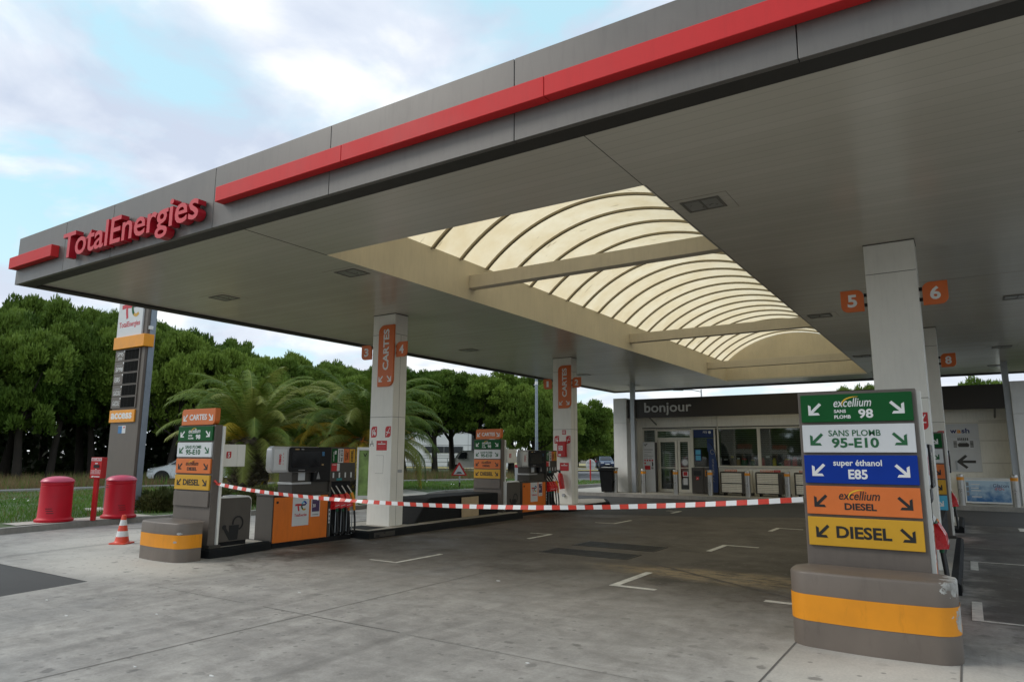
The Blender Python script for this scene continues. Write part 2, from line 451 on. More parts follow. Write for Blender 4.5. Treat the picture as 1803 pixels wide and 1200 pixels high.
chipped('barrier_grey', (.142, .115, .094), 1.27, .60, .12, .11)
chipped('barrier_orange', (.68, .25, .003), 1.33, .34, .09, .14)
chipped('barrier_grey_worn', (.142, .115, .094), 1.22, .47, .05, .03)
chipped('barrier_orange_worn', (.68, .25, .003), 1.15, .335, .05, .03)

# ---------------------------------------------------------------- mesh tools
class Fr:
    """a flat frame: origin, right, up, outward"""
    def __init__(s, o, d):
        s.o = Vector(o)
        s.u, s.v, s.n = {'-y': ((1, 0, 0), (0, 0, 1), (0, -1, 0)), '+x': ((0, 1, 0), (0, 0, 1), (1, 0, 0)),
                         '-x': ((0, -1, 0), (0, 0, 1), (-1, 0, 0)), '+y': ((-1, 0, 0), (0, 0, 1), (0, 1, 0)),
                         'z': ((1, 0, 0), (0, 1, 0), (0, 0, 1))}[d] if isinstance(d, str) else d
        s.u, s.v, s.n = Vector(s.u), Vector(s.v), Vector(s.n)

    def p(s, u, v, d=0.0):
        return s.o + s.u * u + s.v * v + s.n * d

    def off(s, u, v, d=0.0):
        return Fr(s.p(u, v, d), (s.u, s.v, s.n))

    def rot(s, a):
        c, q = math.cos(a), math.sin(a)
        return Fr(s.o, (s.u * c + s.v * q, s.v * c - s.u * q, s.n))


def txt_mesh(body, bold, shear, font_res=3):
    cu = bpy.data.curves.new('t', 'FONT')
    cu.body = body
    cu.size = 1.0
    cu.offset = bold
    cu.shear = shear
    cu.resolution_u = font_res
    cu.extrude = 0.5
    ob = bpy.data.objects.new('t', cu)
    me = bpy.data.meshes.new_from_object(ob)
    n = len(me.vertices)
    V = np.zeros(n * 3)
    me.vertices.foreach_get('co', V)
    V = V.reshape(-1, 3)
    F = [tuple(p.vertices) for p in me.polygons]
    bpy.data.objects.remove(ob)
    bpy.data.curves.remove(cu)
    bpy.data.meshes.remove(me)
    return V, F


TX = {}


class MB:
    def __init__(s):
        s.v, s.f, s.m, s.mats = [], [], [], []

    def mi(s, mat):
        if mat not in s.mats:
            s.mats.append(mat)
        return s.mats.index(mat)

    def add(s, vs, fs, mat):
        b = len(s.v)
        k = s.mi(mat)
        s.v += [tuple(x) for x in vs]
        s.f += [tuple(i + b for i in f) for f in fs]
        s.m += [k] * len(fs)
        return s

    def box(s, x0, x1, y0, y1, z0, z1, mat):
        vs = [(x, y, z) for z in (z0, z1) for y in (y0, y1) for x in (x0, x1)]
        return s.add(vs, [(0, 2, 3, 1), (4, 5, 7, 6), (0, 1, 5, 4), (2, 6, 7, 3), (0, 4, 6, 2), (1, 3, 7, 5)], mat)

    def fbox(s, fr, u0, u1, v0, v1, d0, d1, mat):
        return s.prism(fr, [(u0, v0), (u1, v0), (u1, v1), (u0, v1)], d0, d1, mat)

    def prism(s, fr, out, d0, d1, mat, side=None):
        n = len(out)
        vs = [fr.p(u, v, d0) for u, v in out] + [fr.p(u, v, d1) for u, v in out]
        s.add(vs, [tuple(range(n - 1, -1, -1)), tuple(range(n, 2 * n))], mat)
        b = len(s.v) - 2 * n
        k = s.mi(side or mat)
        for i in range(n):
            j = (i + 1) % n
            s.f.append((b + i, b + j, b + n + j, b + n + i))
            s.m.append(k)
        return s

    def quad(s, a, b, c, d, mat):
        return s.add([a, b, c, d], [(0, 1, 2, 3)], mat)

    def text(s, fr, body, u0, u1, v0, v1, mat, d0=.0005, d1=.003, bold=.02, shear=0.0, side=None):
        key = (body, bold, shear)
        if key not in TX:
            TX[key] = txt_mesh(*key)
        V, F = TX[key]
        lo, hi = V.min(0), V.max(0)
        A = (V - lo) / (hi - lo)
        vs = [fr.p(u0 + (u1 - u0) * a, v0 + (v1 - v0) * b, d0 + (d1 - d0) * c) for a, b, c in A]
        if side:
            fs = [f for f in F if all(A[i][2] > .9 for i in f)]
            ft = [f for f in F if not all(A[i][2] > .9 for i in f)]
            s.add(vs, fs, mat)
            s.add(vs, ft, side)
        else:
            s.add(vs, F, mat)
        return s

    def tube(s, pts, r, mat, n=8, cap=True):
        pts = [Vector(p) for p in pts]
        rs = r if isinstance(r, (list, tuple)) else [r] * len(pts)
        rings = []
        up = Vector((0, 0, 1))
        prev = None
        for i, p in enumerate(pts):
            t = (pts[min(i + 1, len(pts) - 1)] - pts[max(i - 1, 0)]).normalized()
            if prev is None:
                a = t.cross(up if abs(t.z) < .95 else Vector((1, 0, 0))).normalized()
            else:
                a = (prev - t * prev.dot(t)).normalized()
            prev = a
            b = t.cross(a)
            rings.append([p + (a * math.cos(2 * math.pi * k / n) + b * math.sin(2 * math.pi * k / n)) * rs[i] for k in range(n)])
        vs = [x for R_ in rings for x in R_]
        fs = []
        for i in range(len(pts) - 1):
            for k in range(n):
                k2 = (k + 1) % n
                fs.append((i * n + k, i * n + k2, (i + 1) * n + k2, (i + 1) * n + k))
        if cap:
            fs.append(tuple(range(n - 1, -1, -1)))
            fs.append(tuple(range((len(pts) - 1) * n, len(pts) * n)))
        return s.add(vs, fs, mat)

    def lathe(s, prof, mat, c=(0, 0, 0), n=32):
        vs, fs = [], []
        for r, z in prof:
            for k in range(n):
                a = 2 * math.pi * k / n
                vs.append((c[0] + r * math.cos(a), c[1] + r * math.sin(a), c[2] + z))
        for i in range(len(prof) - 1):
            for k in range(n):
                k2 = (k + 1) % n
                fs.append((i * n + k, i * n + k2, (i + 1) * n + k2, (i + 1) * n + k))
        fs.append(tuple(range(n - 1, -1, -1)))
        fs.append(tuple(range((len(prof) - 1) * n, len(prof) * n)))
        return s.add(vs, fs, mat)

    def build(s, name, parent=None, bevel=0.0, smooth=None, loc=None):
        me = bpy.data.meshes.new(name)
        me.from_pydata(s.v, [], s.f)
        for k in s.mats:
            me.materials.append(M[k])
        me.polygons.foreach_set('material_index', s.m)
        if smooth is not None:
            me.polygons.foreach_set('use_smooth', [True] * len(s.f))
            me.set_sharp_from_angle(angle=rad(smooth))
        me.update()
        o = bpy.data.objects.new(name, me)
        COL.objects.link(o)
        if parent:
            o.parent = parent
        if loc:
            o.location = loc
        if bevel:
            md = o.modifiers.new('bevel', 'BEVEL')
            md.width = bevel
            md.segments = 2
            md.limit_method = 'ANGLE'
            md.angle_limit = rad(40)
        return o


def tag(o, label=None, cat=None, group=None, kind=None):
    if label:
        o['label'] = label
    if cat:
        o['category'] = cat
    if group:
        o['group'] = group
    if kind:
        o['kind'] = kind
    return o


def thing(name, label, cat, loc=(0, 0, 0), rz=0.0, group=None):
    o = bpy.data.objects.new(name, None)
    o.empty_display_size = .2
    COL.objects.link(o)
    o.location = loc
    o.rotation_euler = (0, 0, rz)
    return tag(o, label, cat, group)


def dup(root, loc, rz=None, label=None, group=None, scale=None):
    def cp(o, par):
        c = o.copy()
        COL.objects.link(c)
        if par:
            c.parent = par
        for ch in [x for x in bpy.data.objects if x.parent == o]:
            cp(ch, c)
        return c
    r = cp(root, None)
    r.location = loc
    if rz is not None:
        r.rotation_euler = (0, 0, rz)
    if scale:
        r.scale = scale
    if label:
        r['label'] = label
    if group:
        r['group'] = group
    return r


def rrect(u0, u1, v0, v1, tl=0, tr=0, br=0, bl=0, n=6):
    out = []
    for (cx, cy, r, a0) in ((u0 + bl, v0 + bl, bl, 180), (u1 - br, v0 + br, br, 270), (u1 - tr, v1 - tr, tr, 0), (u0 + tl, v1 - tl, tl, 90)):
        if r <= 0:
            out.append((cx, cy))
        else:
            for k in range(n + 1):
                a = rad(a0 + 90 * k / n)
                out.append((cx + r * math.cos(a), cy + r * math.sin(a)))
    return out


def arrow(mb, fr, u0, u1, v0, v1, mat, flip=False, d0=.0005, d1=.003):
    """diagonal arrow pointing down-left (flip: down-right) inside the box"""
    P = [(0, 0), (.86, 0), (.74, .2), (.36, .2), (1, .84), (.84, 1), (.2, .36), (.2, .74), (0, .86)]
    if flip:
        P = [(1 - a, b) for a, b in P][::-1]
    mb.prism(fr, [(u0 + (u1 - u0) * a, v0 + (v1 - v0) * b) for a, b in P], d0, d1, mat)


def stroke(pts, w):
    """outline of a thick polyline"""
    L, Rr = [], []
    for i, p in enumerate(pts):
        a = Vector(pts[max(i - 1, 0)])
        b = Vector(pts[min(i + 1, len(pts) - 1)])
        t = (b - a).normalized()
        n = Vector((-t.y, t.x)) * w / 2
        L.append((p[0] + n.x, p[1] + n.y))
        Rr.append((p[0] - n.x, p[1] - n.y))
    return Rr + L[::-1]


def logo(mb, fr, u0, v0, w, h, d0=.0005, d1=.003):
    """ribbon emblem: red T bar running into a many-coloured e"""
    q = lambda P: [(u0 + a * w, v0 + b * h) for a, b in P]
    s = min(w, h) * .2
    mb.prism(fr, stroke(q([(.02, .62), (.25, .64), (.5, .62), (.62, .62)]), s), d0, d1, 'ink_red')
    mb.prism(fr, stroke(q([(.27, .53), (.30, .25), (.34, .02)]), s * .85), d0, d1, 'ink_red')
    arc = lambda a0, a1, n=8: [(.78 + .20 * math.cos(rad(a0 + (a1 - a0) * k / n)), .52 + .40 * math.sin(rad(a0 + (a1 - a0) * k / n))) for k in range(n + 1)]
    mb.prism(fr, stroke(q([(.63, .60), (.8, .60), (.93, .66)]), s * .8), d0, d1, 'purple')
    mb.prism(fr, stroke(q(arc(22, 100)), s * .8), d0 + .0003, d1 + .0003, 'sign_blue')
    mb.prism(fr, stroke(q(arc(100, 170)), s * .8), d0, d1, 'sign_cyan')
    mb.prism(fr, stroke(q(arc(170, 235)), s * .8), d0 + .0003, d1 + .0003, 'sign_green')
    mb.prism(fr, stroke(q(arc(235, 310)), s * .8), d0, d1, 'sign_yellow')


def stuffmesh(name, V, F, mats, mi=None, parent=None):
    me = bpy.data.meshes.new(name)
    V = np.asarray(V, np.float32)
    F = np.asarray(F, np.int32)
    k = F.shape[1]
    me.vertices.add(len(V))
    me.vertices.foreach_set('co', V.ravel())
    me.loops.add(F.size)
    me.loops.foreach_set('vertex_index', F.ravel())
    me.polygons.add(len(F))
    me.polygons.foreach_set('loop_start', np.arange(0, F.size, k, dtype=np.int32))
    me.polygons.foreach_set('loop_total', np.full(len(F), k, np.int32))
    for m_ in mats:
        me.materials.append(M[m_])
    if mi is not None:
        me.polygons.foreach_set('material_index', np.asarray(mi, np.int32))
    me.update(calc_edges=True)
    me.validate()
    o = bpy.data.objects.new(name, me)
    COL.objects.link(o)
    if parent:
        o.parent = parent
    return o


# ---------------------------------------------------------------- ground
def sheet(name, pts, z, mat, label=None):
    mb = MB()
    mb.add([(x, y, z) for x, y in pts], [tuple(range(len(pts)))], mat)
    o = mb.build(name)
    tag(o, kind='structure')
    return o


sheet('terrain', [(-700, -400), (700, -400), (700, 900), (-700, 900)], -.06, 'soil')
sheet('road', [(-62, -30), (30, -30), (30, 62), (-24, 62), (-31, 47.5), (-33, 44), (-33, -30)][0:0] or [(-34, 42), (-24, 34.5), (40, 34.5), (40, 75), (-34, 66)], -.02, 'asphalt_old')
sheet('forecourt_asphalt', [(-22, -30), (14, -30), (14, 44), (-22, 44)], 0.0, 'asphalt_forecourt')
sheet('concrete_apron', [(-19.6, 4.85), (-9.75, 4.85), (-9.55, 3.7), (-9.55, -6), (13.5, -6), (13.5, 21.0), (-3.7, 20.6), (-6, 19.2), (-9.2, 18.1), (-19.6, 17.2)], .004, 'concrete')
sheet('side_asphalt', [(-22, -6), (-9.55, -6), (-9.55, 3.7), (-9.75, 4.85), (-22, 4.85)][0:0] or [(-25, -6), (-22.001, -6), (-22.001, 2), (-25, 2)], -.01, 'asphalt')

mb = MB()
for (a, b, wd) in (((-5.9, -3), (-5.9, 10.3), .011), ((-8.7, 5.15), (-6.9, 5.15), .006), ((-6.6, 5.15), (-4.6, 5.15), .009), ((-4.5, 5.13), (-2.2, 5.1), .005), ((-1.43, -3), (-1.43, 6.95), .014), ((-.18, -3), (-.18, 6.9), .014),
                   ((-4.55, 10.7), (-1.5, 8.65), .035), ((-6.3, 11.2), (-9.5, 11.2), .016), ((.0, 11.2), (9, 11.2), .016), ((-5.9, 12.9), (-5.9, 19), .016), ((5.2, -3), (5.2, 20), .016), ((-14, 11.2), (-11.7, 11.2), .016)):
    A, B = Vector((*a, .008)), Vector((*b, .008))
    t = (B - A).normalized()
    n = Vector((-t.y, t.x, 0)) * wd / 2
    mb.quad(A - n, B - n, B + n, A + n, 'joint')
tag(mb.build('expansion_joints'), kind='structure')

# painted bay corners
mb = MB()


def lmark(cx, cy, dx, dy, wx, wy):
    """corner mark: a leg of length dx along X (width wy) and one of length dy along Y (width wx)"""
    z = .0085
    x0, x1 = sorted((cx, cx + dx))
    y0, y1 = sorted((cy, cy + wy * (1 if dy > 0 else -1)))
    mb.quad((x0, y0, z), (x1, y0, z), (x1, y1, z), (x0, y1, z), 'road_paint')
    yy0, yy1 = sorted((cy + wy * (1 if dy > 0 else -1), cy + dy))
    x0, x1 = sorted((cx, cx + wx * (1 if dx > 0 else -1)))
    mb.quad((x0, yy0, z), (x1, yy0, z), (x1, yy1, z), (x0, yy1, z), 'road_paint')


lmark(-7.5, 8.28, -.6, 1.15, .08, .06)
lmark(-7.45, 13.05, -.55, -.95, .08, .06)
lmark(-7.35, 15.9, -.55, 1.1, .08, .07)
lmark(-4.0, 8.43, .62, 1.25, .11, .1)
lmark(-3.98, 13.4, .66, -1.05, .1, .1)
lmark(-3.86, 17.2, .6, -.85, .1, .1)
lmark(-1.5, 8.52, -.6, .5, .09, .11)
lmark(-.10, 8.77, 1.1, 1.12, .1, .06)
lmark(-.10, 13.62, .9, -1.05, .1, .07)
lmark(.85, 19.6, .6, .8, .12, .08)
lmark(-7.3, 20.6, -.5, -.8, .1, .08)
tag(mb.build('bay_markings'), kind='structure')

# litter and gum scraps on the concrete
random.seed(3)
for i, (x, y, s) in enumerate(((-5.35, 7.9, .07), (-6.9, 5.9, .05), (-7.9, 3.75, .05), (-7.2, 4.3, .045), (-4.9, 3.4, .05), (-5.6, 3.2, .04), (-3.1, 5.0, .04), (-8.9, 4.0, .04))):
    mb = MB()
    a = random.uniform(0, 3)
    P = []
    for k in range(6):
        r = s * random.uniform(.2, .55)
        P.append((r * 1.2 * math.cos(a + k * 1.047), r * .4 * math.sin(a + k * 1.047)))
    mb.prism(Fr((0, 0, 0), 'z'), P, 0, .006, 'litter_white')
    o = mb.build('litter_scrap', loc=(x, y, .0045))
    tag(o, 'small white paper scrap lying on the grey concrete forecourt', 'litter', 'paper scraps on the concrete')

# drain gratings
for i, (x0, x1, y0, y1) in enumerate(((-6.35, -4.72, 10.62, 11.25), (-6.3, -4.7, 11.75, 12.45))):
    t = thing('drain_grating', ['black slotted drain grating nearer the camera in the forecourt', 'black slotted drain grating farther back in the forecourt'][i], 'drain', ((x0 + x1) / 2, (y0 + y1) / 2, .004), group='drain gratings')
    hx, hy = (x1 - x0) / 2, (y1 - y0) / 2
    m1 = MB()
    m1.box(-hx, hx, -hy, -hy + .03, .0, .0052, 'grate_iron').box(-hx, hx, hy - .03, hy, .0, .0052, 'grate_iron')
    m1.box(-hx, -hx + .03, -hy + .03, hy - .03, .0, .0052, 'grate_iron').box(hx - .03, hx, -hy + .03, hy - .03, .0, .0052, 'grate_iron')
    m1.box(-hx + .03, hx - .03, -hy + .03, hy - .03, .0, .0015, 'ink_black')
    m1.build('frame', t)
    m2 = MB()
    n = 34
    for k in range(n):
        x = -hx + .04 + (2 * hx - .08) * k / (n - 1)
        m2.box(x - .012, x + .012, -hy + .031, hy - .031, .0016, .005, 'grate_iron')
    for yy in (-hy * .4, hy * .4):
        m2.box(-hx + .031, hx - .031, yy - .012, yy + .012, .0017, .0046, 'grate_iron')
    m2.build('grid', t)

# lawn and its kerb
LAWN = [(-15.9, -14), (-16.15, 0), (-16.6, 6.0), (-17.0, 8.3), (-16.95, 10.3), (-16.3, 13.0), (-15.6, 15.3), (-15.7, 16.8), (-16.8, 19.3), (-18.3, 21.8), (-19.1, 24), (-18.9, 27), (-17.9, 31), (-17.0, 33.6), (-17.0, 36.4), (-18.2, 38.6), (-20.5, 39.6), (-24, 40.6), (-29, 44)]
LAWN_ALL = LAWN + [(-34, 55), (-60, 62), (-90, 40), (-90, -30), (-30, -30)]
mb = MB()
mb.add([(x, y, .12) for x, y in LAWN_ALL], [tuple(range(len(LAWN_ALL)))], 'lawn_soil')
tag(mb.build('lawn'), kind='structure')
mb = MB()
nk = len(LAWN)
for i in range(nk):
    a = Vector(LAWN[max(i - 1, 0)])
    b = Vector(LAWN[min(i + 1, nk - 1)])
    t = (b - a).normalized()
    n = Vector((t.y, -t.x))
    p = Vector(LAWN[i])
    for d, z in ((.0, -.02), (.0, .11), (-.015, .128), (-.17, .13), (-.17, .0)):
        q = p + n * d
        mb.v.append((q.x, q.y, z))
for i in range(nk - 1):
    for k in range(4):
        mb.f.append((i * 5 + k, (i + 1) * 5 + k, (i + 1) * 5 + k + 1, i * 5 + k + 1))
        mb.m.append(0)
mb.mats = ['kerb_stone']
tag(mb.build('lawn_kerb'), kind='structure')
# pale paving pads on the verge
mb = MB()
mb.add([(x, y, .136) for x, y in ((-17.05, 6.9), (-17.05, 9.9), (-17.9, 9.9), (-17.75, 6.9))], [(0, 1, 2, 3)], 'paving_light')
mb.add([(x, y, .136) for x, y in ((-16.95, 19.8), (-18.35, 22.1), (-21.0, 23.6), (-20.4, 21.0), (-18.4, 19.3))], [(0, 1, 2, 3, 4)], 'paving_light')
tag(mb.build('verge_paving'), kind='structure')
# a thin edging and road strip beyond the lawn
mb = MB()
pts = [(-31.5, -10), (-31.8, 8), (-31.6, 16), (-29.5, 24), (-26.5, 31), (-24.5, 36)]
for i in range(len(pts) - 1):
    a, b = Vector(pts[i]), Vector(pts[i + 1])
    t = (b - a).normalized()
    n = Vector((-t.y, t.x))
    c0, c1 = a + n * .0, b + n * .0
    mb.add([(c0.x, c0.y, .2), (c1.x, c1.y, .2), (c1.x + n.x * 1.1, c1.y + n.y * 1.1, .2), (c0.x + n.x * 1.1, c0.y + n.y * 1.1, .2)], [(0, 1, 2, 3)], 'asphalt_old')
    mb.add([(c0.x, c0.y, .12), (c1.x, c1.y, .12), (c1.x, c1.y, .2), (c0.x, c0.y, .2)], [(0, 1, 2, 3)], 'kerb_stone')
tag(mb.build('path'), kind='structure')
sheet('verge', [(-60, 66.2), (60, 76), (60, 125), (-90, 125), (-90, 70)], .03, 'verge_dry')
sheet('back_street', [(-52, 71.5), (60, 80.5), (60, 88.5), (-56, 78.5)], .05, 'asphalt_old')

# ---------------------------------------------------------------- canopy
SF = 4.76
XL, XR, YF, YB = -14.45, 3.5, 5.36, 31.5
KX0, KX1, KY0, KY1 = -8.23, -2.9, 7.24, 29.2
can = thing('canopy', 'large grey forecourt canopy with red stripe and arched translucent rooflight', 'canopy', (0, 0, 0))
mb = MB()
# soffit around the opening, 60 mm thick
for x0, x1, y0, y1 in ((XL + .2, XR - .2, YF + .34, KY0), (XL + .2, KX0, KY0, KY1), (KX1, XR - .2, KY0, KY1), (XL + .2, XR - .2, KY1, YB - .2)):
    mb.box(x0, x1, y0, y1, SF, SF + .06, 'soffit')
mb.build('soffit', can)
mb = MB()
mb.box(KX1 - .004, KX1 + .004, YF + .36, KY0, SF - .0015, SF + .001, 'groove')
mb.box(KX0 - .012, KX0 + .01, YF + .36, KY0, SF - .001, SF + .0005, 'groove')
mb.box(KX1 + .02, KX1 + .028, KY0, KY1, SF - .0015, SF + .001, 'groove')
for yy in (14.2, 22.6):
    mb.box(XL + .22, KX0, yy, yy + .006, SF - .001, SF + .0005, 'groove')
    mb.box(KX1, XR - .22, yy, yy + .006, SF - .001, SF + .0005, 'groove')
mb.build('soffit_joint', can)
mb = MB()
seams = [XL, -12.65, -11.1, -8.42, -6.12, -3.48, -.84, 1.6, XR]
FB, FT = 4.705, 5.585
for i in range(len(seams) - 1):
    mb.box(seams[i] + (.004 if i else 0), seams[i + 1] - .004, YF, YF + .06, FB, FT, 'fascia_grey')
ys = [YF + .064, 10, 14.5, 19, 23.5, 28, YB]
for i in range(len(ys) - 1):
    mb.box(XL, XL + .06, ys[i], ys[i + 1] - .008, FB, FT, 'fascia_grey')
    mb.box(XR - .06, XR, ys[i], ys[i + 1] - .008, FB, FT, 'fascia_grey')
mb.box(XL + .06, XR - .06, YB - .06, YB, FB, FT, 'fascia_grey')
mb.build('fascia', can, bevel=.004)
mb = MB()
mb.box(XL + .061, XR - .061, YF + .061, YF + .28, FB + .012, FB + .05, 'fascia_under')
mb.box(XL + .061, XR - .061, YF + .29, YF + .335, FB + .03, FB + .09, 'fascia_under')
mb.box(XL + .061, XL + .195, YF + .341, YB - .2, FB + .012, FB + .05, 'fascia_under')
mb.box(XR - .195, XR - .061, YF + .341, YB - .2, FB + .012, FB + .05, 'fascia_under')
mb.box(XL + .061, XR - .061, YB - .195, YB - .061, FB + .012, FB + .05, 'fascia_under')
mb.build('gutter_soffit', can)
mb = MB()
ZD = 5.3
for x0, x1, y0, y1 in ((XL + .061, XR - .061, YF + .061, KY0 - .13), (XL + .061, KX0 - .13, KY0 - .13, KY1 + .13), (KX1 + .13, XR - .061, KY0 - .13, KY1 + .13), (XL + .061, XR - .061, KY1 + .13, YB - .061)):
    mb.box(x0, x1, y0, y1, ZD, ZD + .05, 'fascia_under')
mb.build('roof_deck', can)
# red stripe standing off the fascia
SZ0, SZ1 = 4.995, 5.203
xs = [(-14.45, -12.83, -.02), (-8.2, -5.796, 0), (-5.79, -3.066, 0), (-3.06, -.306, 0), (-.3, 2.194, 0), (2.2, 3.6, 0)]
for a, b_, dz in xs:
    mb = MB()
    mb.box(a, b_, YF - .13, YF - .001, SZ0 + dz, SZ1 + dz, 'red_stripe')
    mb.build('red_stripe', can, bevel=.006)
# name in raised letters; every letter one piece of one lettering
mb = MB()
mb.text(Fr((0, YF, 0), '-y'), 'TotalEnergies', -12.40, -8.55, 4.70, 5.27, 'letter_red_face', .02, .14, bold=.012, side='letter_red')
mb.build('lettering', can)
# rooflight upstand
mb = MB()
ZS = 5.56
mb.box(KX0 - .12, KX0, KY0, KY1, SF + .0605, ZS, 'cream_wall')
mb.box(KX0 - .001, KX0 + .002, KY0 + .002, KY1 - .002, SF + .001, SF + .12, 'cream_wall')
mb.box(KX1, KX1 + .12, KY0, KY1, SF + .0605, ZS, 'cream_wall')


def gable(y0, y1):
    P = [(KX0 - .12, SF + .061), (KX1 + .12, SF + .061)]
    n = 24
    for k in range(n + 1):
        P.append(arcpt(1 - k / n, -.015))
    fr = Fr((0, y1, 0), '-y')
    mb.prism(fr, P, 0, y1 - y0, 'cream_wall')


HS, RISE = (KX1 - KX0) / 2, 1.05
RR = (HS * HS + RISE * RISE) / (2 * RISE)
CXV, CZV = (KX0 + KX1) / 2, ZS + RISE - RR


def arcpt(t, dr=0.0):
    a0 = math.asin(HS / RR)
    a = -a0 + 2 * a0 * t
    return (CXV + (RR + dr) * math.sin(a), CZV + (RR + dr) * math.cos(a))


gable(KY0 - .12, KY0 - .001)
gable(KY1 + .001, KY1 + .12)
mb.build('rooflight_wall', can)
mb = MB()
n = 30
for k in range(n):
    (x0, z0), (x1, z1) = arcpt(k / n), arcpt((k + 1) / n)
    mb.quad((x0, KY0 - .05, z0), (x1, KY0 - .05, z1), (x1, KY1 + .05, z1), (x0, KY1 + .05, z0), 'vault_sheet')
mb.build('vault', can, smooth=60)
yk = KY0 + .78
while yk < KY1 - .2:
    mb = MB()
    pr = []
    for k in range(31):
        for dy, dr in ((-.035, -.012), (-.035, -.055), (.035, -.055), (.035, -.012)):
            x, z = arcpt(k / 30, dr)
            mb.v.append((x, yk + dy, z))
    for k in range(30):
        for q in range(4):
            mb.f.append((k * 4 + q, k * 4 + (q + 1) % 4, (k + 1) * 4 + (q + 1) % 4, (k + 1) * 4 + q))
            mb.m.append(0)
    mb.mats = ['rib']
    mb.build('rib', can, smooth=30)
    yk += .894
for yb in (11.0, 19.1, 26.6):
    mb = MB()
    mb.box(KX0 + .002, KX1 - .002, yb, yb + .22, 5.0, 5.27, 'cream_beam')
    mb.build('beam', can, bevel=.008)

# recessed light fittings in the soffit
fix0 = None
k = 0
for gx in (-12.3, -8.68, -2.5, 1.1):
    for gy in (8.22, 16.5, 24.0, 28.9):
        if gx == -8.68 and gy != 8.22:
            continue
        if fix0 is None:
            fix0 = thing('ceiling_light', '', 'ceiling light', (gx, gy, SF), group='recessed lights in the canopy soffit')
            mb = MB()
            for a in ((-.24, .24, -.2, -.165), (-.24, .24, .165, .2), (-.24, -.205, -.165, .165), (.205, .24, -.165, .165), (-.012, .012, -.165, .165)):
                mb.box(*a, -.012, -.001, 'light_frame')
            mb.build('frame', fix0, bevel=.003)
            mb = MB()
            mb.box(-.204, -.013, -.164, .164, -.006, -.002, 'fluor_glass').box(.013, .204, -.164, .164, -.006, -.002, 'fluor_glass')
            mb.build('diffuser', fix0)
            mb = MB()
            for a in ((-.42, .36, -.3, -.296), (.356, .36, -.29, .3)):
                mb.box(*a, -.0015, .0005, 'groove')
            mb.build('access_panel', fix0)
            o = fix0
        else:
            o = dup(fix0, (gx, gy, SF))
        side = {-12.3: 'outer left row', -8.68: 'strip left of the rooflight', -2.5: 'strip right of the rooflight', 1.1: 'outer right row'}[gx]
        dist = {8.22: 'nearest the fascia', 16.5: 'second from the fascia', 24.0: 'third from the fascia', 28.9: 'farthest, by the shop'}[gy]
        o['label'] = 'recessed square ceiling light in the %s, %s' % (side, dist)

# ---------------------------------------------------------------- columns
CW, CD = .66, .42


def column(x, y, label):
    t = thing('column', label, 'column', (x, y, 0), group='canopy columns')
    mb = MB()
    mb.box(0, CW, 0, CD, .15, 2.46, 'column_white').box(0, CW, 0, CD, 2.466, 4.30, 'column_white').box(0, CW, 0, CD, 4.306, SF - .012, 'column_white')
    mb.box(.004, CW - .004, .004, CD - .004, .1, SF, 'groove')
    mb.build('cladding', t, bevel=.006)
    mb = MB()
    mb.box(CW - .001, CW + .0015, CD * .47, CD * .47 + .006, .16, 4.29, 'groove')
    mb.build('cladding_joint', t)
    mb = MB()
    mb.box(-.006, CW + .006, -.006, CD + .006, SF - .011, SF - .001, 'groove')
    mb.build('soffit_collar', t)
    return t


COLX, COLXR = -11.06, -1.04
cols = [column(COLX, 11.2, 'white clad canopy column between posts numbered 3 and 4'),
        column(COLX, 19.4, 'white clad canopy column with fire extinguisher between numbers 1 and 2'),
        column(COLXR, 11.2, 'white clad canopy column between orange numbers 5 and 6'),
        column(COLXR, 19.4, 'white clad canopy column beside orange number 8 plate')]


def sticker(par, fr, u0, u1, v0, v1, icon):
    mb = MB()
    r = (v1 - v0) * .28
    mb.prism(fr, rrect(u0, u1, v0, v1, tl=r, br=r), .0015, .003, 'red_enamel')
    mb.build('safety_sticker', par)
    s = par.children
    st = [c for c in bpy.data.objects if c.parent == par and c.name.startswith('safety_sticker')][-1]
    mb = MB()
    W, H = u1 - u0, v1 - v0
    q = lambda P: [(u0 + a * W, v0 + b * H) for a, b in P]
    mb.prism(fr, stroke(q([(.2, .14), (.82, .88)]), W * .09), .0032, .0045, 'ink_white')
    if icon == 'phone':
        mb.prism(fr, stroke(q([(.3, .3), (.28, .62), (.42, .74)]), W * .14), .0032, .0043, 'ink_white')
        mb.prism(fr, rrect(*[q([(.52, .2)])[0][0], q([(.8, .2)])[0][0], q([(.5, .2)])[0][1], q([(.5, .5)])[0][1]]), .0032, .0041, 'ink_white')
    else:
        mb.prism(fr, stroke(q([(.15, .5), (.5, .42), (.85, .42)]), W * .1), .0032, .0043, 'ink_white')
    mb.build('pictogram', st)


def notice(par, fr, u0, u1, v0, v1):
    mb = MB()
    mb.prism(fr, rrect(u0, u1, v0, v1), .0015, .003, 'red_enamel')
    o = mb.build('notice', par)
    mb = MB()
    W, H = u1 - u0, v1 - v0
    for a, b, c in ((.14, .86, .62), (.18, .82, .44), (.14, .86, .30), (.22, .78, .16)):
        h_ = .09 if c == .62 else .045
        mb.fbox(fr, u0 + a * W, u0 + b * W, v0 + c * H, v0 + (c + h_) * H, .0032, .0042, 'ink_white' if c == .62 else 'letter_red_face')
    mb.prism(fr, [(u0 + a * W, v0 + b * H) for a, b in ((.42, .78), (.58, .78), (.5, .92))], .0032, .0042, 'ink_white')
    mb.build('small_print', o)


